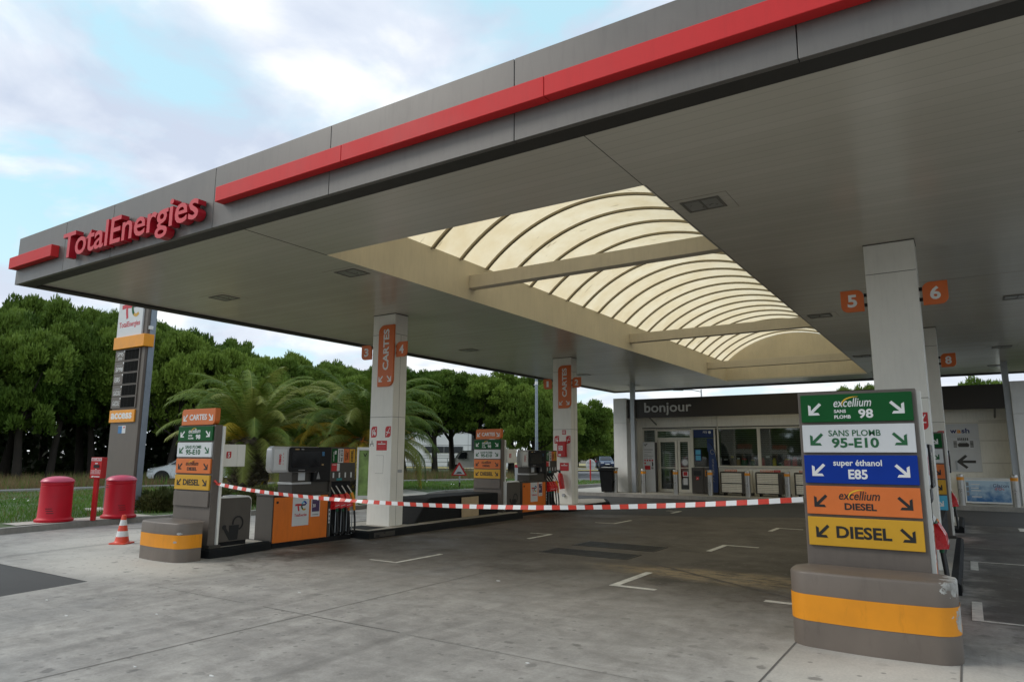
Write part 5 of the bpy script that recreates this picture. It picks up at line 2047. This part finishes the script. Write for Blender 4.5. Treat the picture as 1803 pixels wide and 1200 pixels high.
PINES = []
for s in range(5):
    V, F, cl = pine_crown(20 + s)
    root = thing('pine_tree', '', 'tree', (0, 0, -50))
    cr = stuffmesh('crown', V, F, ['pine_leaf'], parent=root)
    random.seed(s)
    mb = MB()
    bx, by = random.uniform(-.08, .08), random.uniform(-.08, .08)
    tr = [Vector((0, 0, -.75)), Vector((bx * .5, by * .4, -.4)), Vector((bx * 1.2, by, -.05)), Vector((bx * .6, by * 1.5, .3)), Vector((0, by, .7))]
    mb.tube(tr, [.066, .05, .043, .033, .012], 'bark', n=9)
    for c in sorted(cl, key=lambda c: c[2])[:26]:
        k = random.uniform(1.6, 2.9)
        i = int(k)
        a = tr[i].lerp(tr[min(i + 1, 4)], k - i)
        cc_ = Vector(c)
        mid = a.lerp(cc_, .5) + Vector((0, 0, -.05))
        mb.tube([a, mid, cc_], [.018, .012, .005], 'bark', n=5)
    tk = mb.build('trunk', root, smooth=60)
    PINES.append((root, cr, tk))

TREES = [(-47.2, 13.7, 9.3, 3.96, 5.92, 4), (-46.0, 14.8, 9.0, 3.82, 5.66, 0), (-47.4, 16.9, 10.2, 3.33, 1.57, 1), (-43.6, 17.4, 9.1, 3.59, 4.78, 0), (-45.0, 19.6, 10.5, 3.24, 5.47, 1), (-45.7, 22.3, 10.8, 3.39, 1.97, 1), (-43.4, 23.5, 10.1, 4.09, 4.34, 3), (-41.1, 24.5, 9.2, 3.37, 0.41, 2), (-40.7, 27.2, 8.4, 3.88, 0.41, 2), (-38.8, 28.9, 8.0, 3.67, 4.43, 0), (-39.2, 32.1, 7.2, 3.56, 2.54, 4), (-35.3, 32.3, 6.7, 3.25, 0.29, 1), (-35.6, 36.2, 7.6, 3.46, 5.15, 3), (-54.7, 16.4, 11.7, 4.38, 0.68, 2), (-52.2, 18.0, 11.3, 3.69, 2.14, 4), (-52.2, 20.0, 12.0, 4.3, 0.58, 2), (-55.0, 23.5, 12.7, 4.32, 1.94, 3), (-50.0, 23.6, 11.7, 4.13, 2.55, 1), (-50.4, 26.7, 12.2, 4.25, 0.91, 0), (-48.9, 29.3, 11.3, 4.58, 3.54, 1), (-49.6, 33.2, 11.4, 4.03, 0.94, 3), (-46.4, 34.4, 9.6, 4.45, 6.13, 3), (-45.4, 37.9, 10.0, 3.87, 2.95, 1), (-44.1, 40.6, 9.1, 3.78, 5.89, 2), (-40.7, 41.3, 8.8, 4.15, 3.16, 0), (-70.4, 21.9, 14.7, 4.9, 4.77, 2), (-68.4, 24.7, 14.7, 4.44, 6.16, 2), (-64.0, 26.9, 14.7, 5.12, 2.98, 2), (-62.0, 29.8, 14.7, 4.72, 4.23, 2), (-63.5, 34.8, 14.5, 5.09, 2.2, 1), (-61.5, 39.1, 13.0, 5.24, 3.25, 4), (-54.8, 40.3, 11.7, 5.12, 1.78, 0), (-56.0, 47.3, 12.1, 5.04, 3.65, 3), (-51.6, 49.5, 10.3, 4.45, 6.25, 1),
         (-38.7, 43.2, 8.2, 4.81, 1.04, 1), (-35.5, 43.3, 9.0, 3.9, 6.08, 3), (-38.7, 49.7, 9.6, 4.36, 0.22, 3), (-33.3, 46.2, 8.8, 4.35, 4.16, 0), (-31.7, 48.6, 8.7, 4.4, 1.49, 2), (-28.2, 47.2, 7.8, 3.6, 2.55, 2), (-31.2, 55.9, 8.2, 4.46, 5.44, 4),
         (-44.5, 89.6, 8.6, 5.4, .3, 1), (-41.5, 95.8, 8.2, 4.6, 2.0, 3), (-47.5, 86.3, 6.0, 3.6, 1.0, 4), (-37.5, 96, 7.6, 4.2, 4.0, 0),
         (-5.6, 45.7, 6.35, 1.9, 1.1, 2), (-7.0, 47.5, 5.75, 1.3, 2.2, 1), (1.3, 44.0, 6.2, 2.2, .3, 3), (3.4, 45.2, 6.0, 2.0, 3.3, 0), (-1.25, 50, 6.0, 1.2, 3.1, 4)]
random.seed(8)
N0 = len(TREES) + 5
TREES[45:45] = [(-48.5, 92, 6.8, 4.5, .4, 0), (-41, 91, 6.0, 4.2, 1.7, 2), (-46, 99, 8.0, 5.0, 2.6, 3), (-36.5, 91, 5.2, 3.8, .9, 1), (-52, 95, 7.0, 4.6, 3.9, 4)]
TREES += [(-46 + 6.4 * k + random.uniform(-1, 1), -62 - random.uniform(0, 8), random.uniform(7, 9), random.uniform(3.6, 4.6), random.uniform(0, 6), k % 5) for k in range(14)]
for i, (x, y, h, r, rz, k) in enumerate(TREES):
    d = math.hypot(x, y)
    r *= 1.12
    h *= 1.06 if i < 25 else 1.02
    # crown: local z from about -0.2 to 1.0; its base lies at about 38 % of the height (lower under the dense wood)
    lowb = .2 if i < 34 else (.1 if i in (39, 40) else .31 if i < 41 else .03)
    sz = h * (1 - lowb) / 1.13
    root, cr, tk = PINES[k]
    nr = root.copy()
    COL.objects.link(nr)
    nr.location = (x, y, .1)
    nr.rotation_euler = (0, 0, rz)
    nc_ = cr.copy()
    COL.objects.link(nc_)
    nc_.parent = nr
    nc_.scale = (r, r, sz)
    nc_.location = (0, 0, h - sz * 1.13)
    nt_ = tk.copy()
    COL.objects.link(nt_)
    nt_.parent = nr
    nt_.scale = (r * 1.0, r * 1.0, (h - sz * .45) / 1.45)
    nt_.location = (0, 0, .75 * (h - sz * .45) / 1.45 - .15)
    if i < 13:
        g, lab = 'front row of the pine wood', 'dense dark green pine in the front row of the wood beyond the meadow'
    elif i < 25:
        g, lab = 'second row of the pine wood', 'tall dark green pine in the second row of the wood'
    elif i < 34:
        g, lab = 'rear row of the pine wood', 'tall pine at the back of the wood forming the skyline'
    elif i < 41:
        g, lab = 'pines in front of the white building', 'round-topped pine with bare dark trunk in front of the white building'
    elif i < 50:
        g, lab = 'pines beyond the back street', 'broad bushy pine beyond the street with the blue car'
    elif i >= N0:
        g, lab = 'pines behind the photographer', 'pine across the road behind the camera, mirrored in the shop windows'
    else:
        g, lab = 'pines behind the shop roof', 'pine whose top shows just above the shop roof'
    tag(nr, lab, 'tree', g)
for root, cr, tk in PINES:
    for o in (root, cr, tk):
        bpy.data.objects.remove(o)

# undergrowth added inside the wood; its dark colour stands for the trees' shade
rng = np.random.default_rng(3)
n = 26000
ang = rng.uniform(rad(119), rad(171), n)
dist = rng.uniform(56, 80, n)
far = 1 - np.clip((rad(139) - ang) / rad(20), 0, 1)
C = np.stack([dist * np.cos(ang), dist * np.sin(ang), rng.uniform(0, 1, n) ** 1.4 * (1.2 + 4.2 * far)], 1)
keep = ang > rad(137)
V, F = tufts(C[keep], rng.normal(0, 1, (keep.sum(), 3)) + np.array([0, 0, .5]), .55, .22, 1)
tag(stuffmesh('undergrowth', V, F, ['undergrowth_shade']), kind='stuff')

# ---------------------------------------------------------------- palms


def palm(loc, seed, label, nf=88, fruit=False, sc_=1.0):
    rs = random.Random(seed)
    t = thing('date_palm', label, 'palm tree', loc, group='date palms on the lawn')
    V, F, MI = [], [], []

    def tri(a, b_, c, m_):
        i = len(V)
        V.extend((a, b_, c))
        F.append((i, i + 1, i + 2))
        MI.append(m_)
    hub = Vector((0, 0, 2.0))
    for q in range(nf):
        s = q / (nf - 1)
        el = rad(86 - 84 * s ** 1.05 + rs.uniform(-8, 8)) if s < .95 else rad(-40 - 400 * (s - .95) + rs.uniform(-10, 10))
        az = q * 2.39996 + rs.uniform(-.25, .25)
        L = (4.1 - 1.2 * s if s < .95 else 1.7) * rs.uniform(.88, 1.1) * sc_
        mat_ = 0 if s < .55 else (rs.choice([0, 1, 2]) if s < .8 else rs.choice([2, 2, 1]))
        if rs.random() < .16:
            mat_ = 1
        p = hub + Vector((math.cos(az) * .25, math.sin(az) * .25, .25 - .55 * s))
        step = L / 24
        e = el
        pts, dirs = [p.copy()], []
        curl = rad(rs.uniform(2.4, 4.2))
        for k in range(24):
            d = Vector((math.cos(az) * math.cos(e), math.sin(az) * math.cos(e), math.sin(e)))
            dirs.append(d)
            p = p + d * step
            pts.append(p.copy())
            e = max(rad(-84), e - curl * (.45 + k / 11))
            az += rs.uniform(-.012, .012)
        side = Vector((-math.sin(az), math.cos(az), 0))
        tw = rs.uniform(-.5, .5)
        for k in range(24):
            wd = .03 * (1 - k / 26)
            a, b_ = pts[k], pts[k + 1]
            un = side.cross(dirs[k])
            for aa, bb in ((side, un), (un, side)):
                tri(a - aa * wd, a + aa * wd, b_ + aa * wd * .8, 1 if mat_ == 0 else mat_)
                tri(a - aa * wd, b_ + aa * wd * .8, b_ - aa * wd * .8, 1 if mat_ == 0 else mat_)
            if k < 2:
                continue
            d = dirs[k]
            nn_ = d.cross(side).normalized()
            prof = math.sin(min(1.0, (k + 2) / 9) * math.pi / 2) * (1 - max(0, (k - 14) / 10) * .65)
            ll = .64 * prof * sc_
            for h in (0, .33, .66):
                base = a.lerp(b_, h)
                for sg in (-1, 1):
                    dr = (side * sg * math.cos(tw * .3) + d * .75 + nn_ * (-.32 + rs.uniform(-.18, .18)) + Vector((0, 0, -.18))).normalized()
                    tip = base + dr * ll * rs.uniform(.85, 1.1) + Vector((0, 0, -.06 * ll))
                    w2 = d * .0205
                    tri(base - w2, base + w2, tip, mat_)
    stuffmesh('crown', V, F, ['palm_leaf', 'palm_leaf_pale', 'palm_leaf_dry'], MI, parent=t)
    mb = MB()
    prof = [(.62, 0), (.66, .3), (.72, .9), (.86, 1.5), (.92, 1.8), (.7, 2.15), (.3, 2.35), (0, 2.4)]
    mb.lathe(prof, 'palm_bark', n=24)
    for r in range(15):
        z = .08 + r * .135
        rr_ = np.interp(z, [p_[1] for p_ in prof], [p_[0] for p_ in prof])
        for k in range(15):
            a = 2 * math.pi * (k + .5 * (r % 2)) / 15 + rs.uniform(-.04, .04)
            ct = Vector((math.cos(a) * rr_, math.sin(a) * rr_, z))
            o_ = Vector((math.cos(a), math.sin(a), .25)) * rs.uniform(.09, .19)
            s_ = Vector((-math.sin(a), math.cos(a), 0)) * rr_ * .19
            u_ = Vector((0, 0, .085))
            vs = [ct - s_, ct - u_, ct + s_, ct + u_, ct + o_ * .9 - s_ * .35, ct + o_ - u_ * .3, ct + o_ * .9 + s_ * .35, ct + o_ + u_ * .6]
            mb.add(vs, [(4, 5, 6, 7), (0, 1, 5, 4), (1, 2, 6, 5), (2, 3, 7, 6), (3, 0, 4, 7)], 'boss_bark' if rs.random() < .45 else 'palm_bark')
    mb.build('trunk', t)
    if fruit:
        fv = fruit if isinstance(fruit, (list, tuple)) else [2.2, 4.0, 5.5, .6]
        for a in fv:
            mb = MB()
            p0 = hub + Vector((math.cos(a) * .4, math.sin(a) * .4, .25))
            p1 = hub + Vector((math.cos(a) * 1.05, math.sin(a) * 1.05, .12))
            mb.tube([p0, p0.lerp(p1, .5) + Vector((0, 0, .12)), p1], .03, 'palm_fruit', n=6)
            for q in range(46):
                d = Vector((math.cos(a) * .25 + rs.uniform(-.4, .4), math.sin(a) * .25 + rs.uniform(-.4, .4), -.15 - rs.random() * .75))
                mb.tube([p1, p1 + d * .5 + Vector((0, 0, .05)), p1 + d], [.012, .03, .02], 'palm_fruit', n=4)
            mb.build('fruit_cluster', t)
    return t


palm((-24.9, 18.35, .1), 4, 'wide date palm with pineapple trunk behind the pumps, left of the other palm')
palm((-21.84, 22.0, .1), 9, 'date palm with hanging orange fruit clusters behind the near left column', fruit=[4.6, 5.3, 4.0, 3.6], sc_=1.08)

# ---------------------------------------------------------------- grass and shrubs


def pip(P, poly):
    x, y = P[:, 0], P[:, 1]
    ins = np.zeros(len(P), bool)
    n = len(poly)
    for i in range(n):
        x0, y0 = poly[i]
        x1, y1 = poly[(i + 1) % n]
        c = ((y0 > y) != (y1 > y)) & (x < (x1 - x0) * (y - y0) / (y1 - y0 + 1e-12) + x0)
        ins ^= c
    return ins


def blades(P, z0, h, wd, lean):
    n = len(P)
    a = rng.uniform(0, 2 * np.pi, n)
    s = np.stack([np.cos(a), np.sin(a), np.zeros(n)], 1) * (wd * rng.uniform(.6, 1.3, n))[:, None]
    b = np.concatenate([P, np.full((n, 1), z0)], 1)
    l = rng.normal(0, lean, (n, 2))
    tip = b + np.concatenate([l * h[:, None], h[:, None]], 1)
    V = np.stack([b - s, b + s, tip], 1).reshape(-1, 3)
    F = np.arange(3 * n).reshape(-1, 3)
    return V, F


rng = np.random.default_rng(12)
P = np.stack([rng.uniform(-33, -15.6, 95000), rng.uniform(-1, 42, 95000)], 1)
ln = [(-16.02, -2), (-16.35, 0), (-16.8, 6.0), (-17.95, 6.7), (-18.1, 10.1), (-17.15, 10.6), (-16.5, 13.0), (-15.8, 15.3), (-15.9, 16.8), (-17.0, 19.2), (-20.6, 20.8), (-21.2, 23.8), (-19.3, 24.2), (-19.1, 27), (-18.1, 31), (-17.2, 33.6), (-17.2, 36.4), (-18.4, 38.4), (-21, 39.4), (-24.3, 36), (-26.3, 31), (-29.3, 24), (-31.4, 16), (-31.6, 8), (-31.4, -2)]
P = P[pip(P, ln)]
clump = np.sin(P[:, 0] * 1.7) * np.cos(P[:, 1] * 1.3) + np.sin(P[:, 0] * .6 + P[:, 1] * .8)
h = (.07 + .035 * clump + .05 * rng.random(len(P))).clip(.03)
V, F = blades(P, .12, h, .012, .35)
mi = (rng.random(len(P)) < (.06 + .3 * (P[:, 0] < -27))).astype(int)
tag(stuffmesh('grass', V, F, ['grass_green', 'grass_dry'], mi), kind='stuff')
# daisies
Pd = P[rng.random(len(P)) < .0012]
Vd = np.concatenate([np.stack([np.concatenate([Pd + o_, np.full((len(Pd), 1), .12 + .14)], 1) for o_ in ((-.02, -.02), (.02, -.02), (.02, .02), (-.02, .02))], 1).reshape(-1, 3)])
Vd[:, 2] += np.tile([0, .0, .03, .03], len(Pd))
tag(stuffmesh('daisies', Vd, np.arange(4 * len(Pd)).reshape(-1, 4), ['ink_white']), kind='stuff')
# tall dry meadow behind
P = np.stack([rng.uniform(-46, -25, 120000), rng.uniform(-4, 47, 120000)], 1)
mead = [(-32.8, -4), (-33.0, 8), (-32.8, 16), (-30.8, 24), (-28, 31), (-26.2, 35.5), (-24.5, 38.8), (-28, 42.5), (-33, 44), (-37, 40), (-41, 30), (-44, 18), (-45, 6), (-46, -4)]
P = P[pip(P, mead)]
hh_ = .16 + .5 * rng.random(len(P)) ** 2.2
V, F = blades(P, .11, hh_, .015, .22)
mi = (rng.random(len(P)) < .78).astype(int)
tag(stuffmesh('meadow_grass', V, F, ['grass_green', 'grass_dry'], mi), kind='stuff')


def shrub(loc, rx, ry, h, seed, label):
    global rng
    rng = np.random.default_rng(seed)
    t = thing('low_shrub', label, 'shrub', loc, group='low shrubs by the kerb')
    n = 5200
    q = rng.normal(0, 1, (n, 3))
    q /= np.linalg.norm(q, axis=1, keepdims=True)
    q[:, 2] = abs(q[:, 2])
    bump_ = 1 + .22 * np.sin(q[:, 0] * 7 + seed) * np.cos(q[:, 1] * 6) + .1 * np.sin(q[:, 2] * 11)
    C = q * (rng.uniform(.45, 1.0, n) * bump_)[:, None] * np.array([rx, ry, h])
    V, F = tufts(C, q + np.array([0, 0, .5]), .13, .014, 2)
    stuffmesh('foliage', V, F, ['shrub_leaf'], parent=t)
    mb = MB()
    for k in range(6):
        a = k * 1.05
        mb.tube([(0, 0, 0), (math.cos(a) * rx * .3, math.sin(a) * ry * .3, h * .4), (math.cos(a) * rx * .6, math.sin(a) * ry * .6, h * .7)], [.03, .02, .008], 'bark', n=5)
    mb.build('stem', t)


shrub((-18.6, 10.95, .12), .8, .7, .52, 1, 'spreading low shrub just behind the kerb right of the bin')
shrub((-18.9, 12.4, .12), 1.0, .85, .62, 2, 'spreading low shrub beside the left sign, second from the bin')
shrub((-18.3, 14.2, .12), .8, .9, .5, 3, 'spreading low shrub behind the watering can cabinet')


# ---------------------------------------------------------------- parked cars
def car(loc, rz, paint, label, van=False):
    t = thing('parked_van' if van else 'parked_car', label, 'van' if van else 'car', loc, rz)
    if van:
        prof = [(-2.4, .35), (2.2, .35), (2.35, .6), (2.3, .95), (1.75, 1.15), (1.2, 1.95), (-2.35, 2.0), (-2.45, 1.0)]
        roofz, hw = 1.15, .95
    else:
        prof = [(-1.95, .32), (1.9, .28), (2.02, .42), (2.02, .62), (1.9, .78), (1.1, .98), (.4, 1.42), (-.1, 1.50), (-.9, 1.49), (-1.55, 1.25), (-1.95, .98), (-2.05, .7)]
        roofz, hw = .95, .86
    mb = MB()
    vs = []
    n = len(prof)
    for sgn, inset in ((-1, .1), (-1, 0.0), (1, 0.0), (1, .1)):
        for x, z in prof:
            tum = max(0, z - roofz) * .32
            w_ = hw - tum - inset * (1.0 if z < .9 else .5)
            ex = x * (1 - inset * .12)
            ez = z - inset * .2 if z > .8 else z + inset * .3
            vs.append((ex, sgn * w_, ez))
    fs = [tuple(range(n))[::-1] if True else 0, tuple(range(3 * n, 4 * n))]
    fs = [tuple(range(n - 1, -1, -1))[::-1], tuple(range(3 * n, 4 * n))[::-1]]
    for r in range(3):
        for i in range(n):
            j = (i + 1) % n
            fs.append((r * n + i, r * n + j, (r + 1) * n + j, (r + 1) * n + i))
    mb.add(vs, fs, paint)
    mb.build('body', t, smooth=35)
    # glazing
    mb = MB()
    if van:
        sidew = [(.55, 1.2), (1.45, 1.2), (1.1, 1.8), (.55, 1.8)]
        screen = [(1.72, 1.2), (1.24, 1.88)]
    else:
        sidew = [(-1.5, 1.02), (.95, 1.0), (.35, 1.38), (-.1, 1.44), (-.85, 1.43), (-1.35, 1.26)]
        screen = [(1.06, 1.02), (.43, 1.415)]
    for sgn in (-1, 1):
        P_ = [(x, sgn * (hw - max(0, z - roofz) * .32 - .03), z) for x, z in sidew]
        mb.add(P_ + [(x, y - sgn * .1, z) for x, y, z in P_], [tuple(range(len(sidew)))], 'car_glass')
        P_ = [(x, sgn * (hw - max(0, z - roofz) * .32 + .004), z) for x, z in sidew]
        mb.add(P_, [tuple(range(len(sidew)))], 'car_glass')
    (xa, za), (xb, zb) = screen
    wa, wb = hw - .12, hw - .26
    mb.add([(xa + .02, -wa, za + .015), (xa + .02, wa, za + .015), (xb + .02, wb, zb + .015), (xb + .02, -wb, zb + .015)], [(0, 1, 2, 3)], 'car_glass')
    if not van:
        mb.add([(-1.92, -wa, 1.02), (-1.92, wa, 1.02), (-1.57, wb, 1.26), (-1.57, -wb, 1.26)], [(0, 1, 2, 3)], 'car_glass')
    else:
        mb.add([(-2.425, -.8, 1.25), (-2.425, .8, 1.25), (-2.39, .75, 1.75), (-2.39, -.75, 1.75)], [(0, 1, 2, 3)], 'car_glass')
    mb.build('window', t)
    mb = MB()
    fx = 2.30 if van else 1.98
    bx_ = -2.47 if van else -2.03
    for sgn in (-1, 1):
        mbh = MB()
        mbh.prism(Fr((fx - .22, sgn * (hw - .24), .68), '+x'), rrect(-.18, .18, -.08, .09, .05, .05, .05, .05), 0, .24 if not van else .27, 'lamp_lens')
        mbh.build('headlight', t, bevel=.01)
        mbh = MB()
        mbh.box(bx_, bx_ + .1, sgn * (hw - .1) - .1, sgn * (hw - .1) + .08, .75, .98, 'red_plastic')
        mbh.build('tail_light', t, bevel=.01)
    mb.box(fx - .1, fx + .06, -.55, .55, .36, .5, 'black_plastic').box(fx - .1, fx + .07, -.26, .26, .5, .6, 'ink_white')
    mb.build('grille', t, bevel=.01)
    for wx in (1.32, -1.28):
        for sgn in (-1, 1):
            mb = MB()
            mb.lathe([(.2, -.1), (.30, -.1), (.325, -.07), (.325, .07), (.30, .1), (.2, .1)], 'tyre', n=24)
            mb.lathe([(.345, -.09), (.37, -.12), (.37, .0), (.345, .0)], 'ink_black', n=24)
            o = mb.build('wheel', t, smooth=40)
            o.rotation_euler = (rad(90), 0, 0)
            o.location = (wx * (1.15 if van else 1), sgn * (hw - .09), .325)
            mb = MB()
            mb.lathe([(0, -.06), (.2, -.06), (.2, .06), (0, .06)], 'silver', n=20)
            for k in range(5):
                a = k * 2 * math.pi / 5
                mb.box(-.02, .02, .05, .19, -.075, .075, 'black_plastic')
            mb.build('rim', o)
    return t


car((-35.0, 22.2, .1), rad(232), 'car_white', 'white hatchback parked beyond the meadow behind the left sign')
car((-32.2, 27.3, .1), rad(232), 'car_grey', 'dark grey car parked beyond the meadow right of the palm trunk')
car((-39.0, 53.4, .1), rad(205), 'van_white', 'white van parked near the white building behind the farther sign', van=True)
car((-38.0, 79.6, .06), rad(-55), 'car_blue', 'dark blue hatchback on the back street near the round sign')

# ---------------------------------------------------------------- white building, fence, road furniture
t = thing('office_building', 'long white two storey building behind the pine trunks', 'building', (-69.9, 69.6, 0), math.atan2(80.8 - 68.7, -55.4 + 69.9))
mb = MB()
mb.box(-3, 20.5, 0, 10, 0, 6.3, 'building_white').box(-3.1, 20.6, -.1, 10.1, 6.32, 6.5, 'building_white')
mb.build('wall', t)
mb = MB()
for z in (1.5, 2.95, 4.6):
    mb.box(-3, 20.5, -.02, -.001, z, z + .07, 'ink_grey')
for x in (1, 5.5, 10, 14.5, 18):
    mb.box(x, x + .05, -.02, -.001, 0, 6.3, 'ink_grey')
mb.build('panel_joint', t)
for x0, x1, z0, z1 in ((-2, 5.2, 4.75, 5.6), (6, 13.5, 4.75, 5.6), (-2, 5.2, 1.9, 2.8), (8.5, 13.8, 1.9, 2.8), (15, 17.5, .2, 5.4)):
    mb = MB()
    mb.box(x0, x1, -.06, -.02, z0, z1, 'building_window')
    w_ = mb.build('window', t)
    mb = MB()
    n_ = max(1, int((x1 - x0) / 1.2))
    for k in range(n_ + 1):
        xx = x0 + (x1 - x0) * k / n_
        mb.box(xx - .03, xx + .03, -.08, -.061, z0, z1, 'ink_grey')
    mb.build('frame', w_)
t = thing('railing_fence', 'pale metal railing in front of the white building', 'fence', (-51.5, 50.3, .1), math.atan2(59.3 - 50.85, -40.8 + 50.97))
mb = MB()
for k in range(13):
    mb.box(k * 1.15 - .03, k * 1.15 + .03, -.03, .03, 0, 1.25, 'galv')
mb.build('post', t)
mb = MB()
for z in (.35, .8, 1.2):
    mb.box(-.2, 14.2, -.02, .02, z, z + .06, 'galv')
mb.build('rail', t)

t = thing('warning_sign', 'red bordered triangular road hump sign on a rusty post', 'road sign', (-19.9, 26.1, .1))
mb = MB()
mb.tube([(0, 0, 0), (0, 0, .64)], .035, 'galv', n=10)
mb.tube([(0, 0, 0), (0, 0, .3)], .037, 'bark', n=10)
mb.build('post', t, smooth=50)
mb = MB()
f = Fr((0, -.04, .60), ((.8, .6, 0), (0, 0, 1), (.6, -.8, 0)))
mb.prism(f, [(-.36, 0), (.36, 0), (.36, .03), (.03, .60), (-.03, .60), (-.36, .03)], 0, .02, 'red_enamel')
p = mb.build('plate', t)
mb = MB()
mb.prism(f, [(-.26, .06), (.26, .06), (0, .49)], .0205, .024, 'sign_white')
mb.prism(f, [(-.15, .10), (.15, .10), (.07, .17), (-.07, .17)], .0245, .028, 'ink_black')
mb.build('symbol', p)
t = thing('round_sign', 'back of a round white road sign on a rusty post', 'road sign', (-19.6, 39.0, .1))
mb = MB()
mb.tube([(0, 0, 0), (0, 0, 1.3)], .04, 'red_enamel', n=10)
mb.build('post', t, smooth=50)
mb = MB()
f = Fr((0, .05, 1.0), ((.9, .43, 0), (0, 0, 1), (.43, -.9, 0)))
mb.prism(f, [(.31 * math.cos(rad(q)), .33 * math.sin(rad(q))) for q in range(0, 360, 15)], -.03, .0, 'sign_white')
for v in (-.12, .12):
    mb.fbox(f, -.26, .26, v - .015, v + .015, .0005, .02, 'galv')
mb.build('plate', t)
mb = MB()
mb.tube([(0, 0, 0), (0, 0, 6.9)], [.1, .085], 'pole_blue', n=12)
mb.lathe([(.094, 6.0), (.096, 6.0), (.096, 6.2), (.094, 6.2)], 'ink_white', n=12)
o = mb.build('mast', smooth=40, loc=(-22.7, 37.7, .1))
tag(o, 'plain pale blue-grey mast rising in front of the pines left of column two', 'mast')


def lamp(loc, h, rz, label, arm=1.2):
    t = thing('street_lamp', label, 'street lamp', loc, rz)
    mb = MB()
    mb.tube([(0, 0, 0), (0, 0, h)], [.09, .05], 'galv', n=10)
    mb.build('pole', t, smooth=50)
    mb = MB()
    mb.tube([(0, 0, h - .15), (-arm * .5, 0, h - .02), (-arm, 0, h)], .03, 'galv', n=8)
    mb.build('arm', t, smooth=50)
    mb = MB()
    mb.prism(Fr((0, .12, h - .04), '-y'), [(-arm - .65, .0), (-arm + .05, -.02), (-arm + .05, .1), (-arm - .3, .16), (-arm - .62, .1)], 0, .24, 'fascia_grey')
    mb.build('lamp_head', t, bevel=.03)


lamp((-14.6, 45.7, 0), 6.05, rad(20), 'grey street lamp with arm showing above the shop roof')
lamp((-35.2, 66.3, 0), 6.4, rad(210), 'distant street lamp beside the farther left column')

# poster stand and small board on the lawn
t = thing('poster_stand', 'white framed poster stand with green picture behind the near column', 'poster stand', (-15.9, 15.6, .12), math.atan2(15.61 - 15.23, -14.79 + 15.17))
mb = MB()
for a in ((0, .06, 0, 1.75), (.84, .90, 0, 1.75)):
    mb.box(a[0], a[1], -.05, .05, a[2], a[3], 'white_paint')
mb.box(.06, .84, -.05, .05, 1.66, 1.75, 'white_paint').box(.06, .84, -.05, .05, .18, .28, 'white_paint')
mb.build('frame', t, bevel=.008)
mb = MB()
mb.box(.06, .84, -.02, .02, .28, 1.66, 'poster_green')
p = mb.build('poster', t)
mb = MB()
mb.text(Fr((.1, -.02, 1.45), '-y'), 'V', .08, .2, 0, .12, 'ink_black')
mb.build('lettering', p)
t = thing('notice_board', 'small white notice board with emblem on the lawn behind the farther pump', 'notice board', (-16.9, 26.2, .1), .45)
mb = MB()
mb.box(0, .42, -.03, .03, 0, 1.15, 'sign_white')
p = mb.build('board', t, bevel=.006)
mb = MB()
f = Fr((0, -.03, 0), '-y')
logo(mb, f, .1, .62, .22, .16)
mb.fbox(f, .0, .42, 1.0, 1.13, .0005, .003, 'letter_red_face').fbox(f, .08, .34, .35, .37, .0005, .003, 'ink_grey')
mb.build('emblem', p)
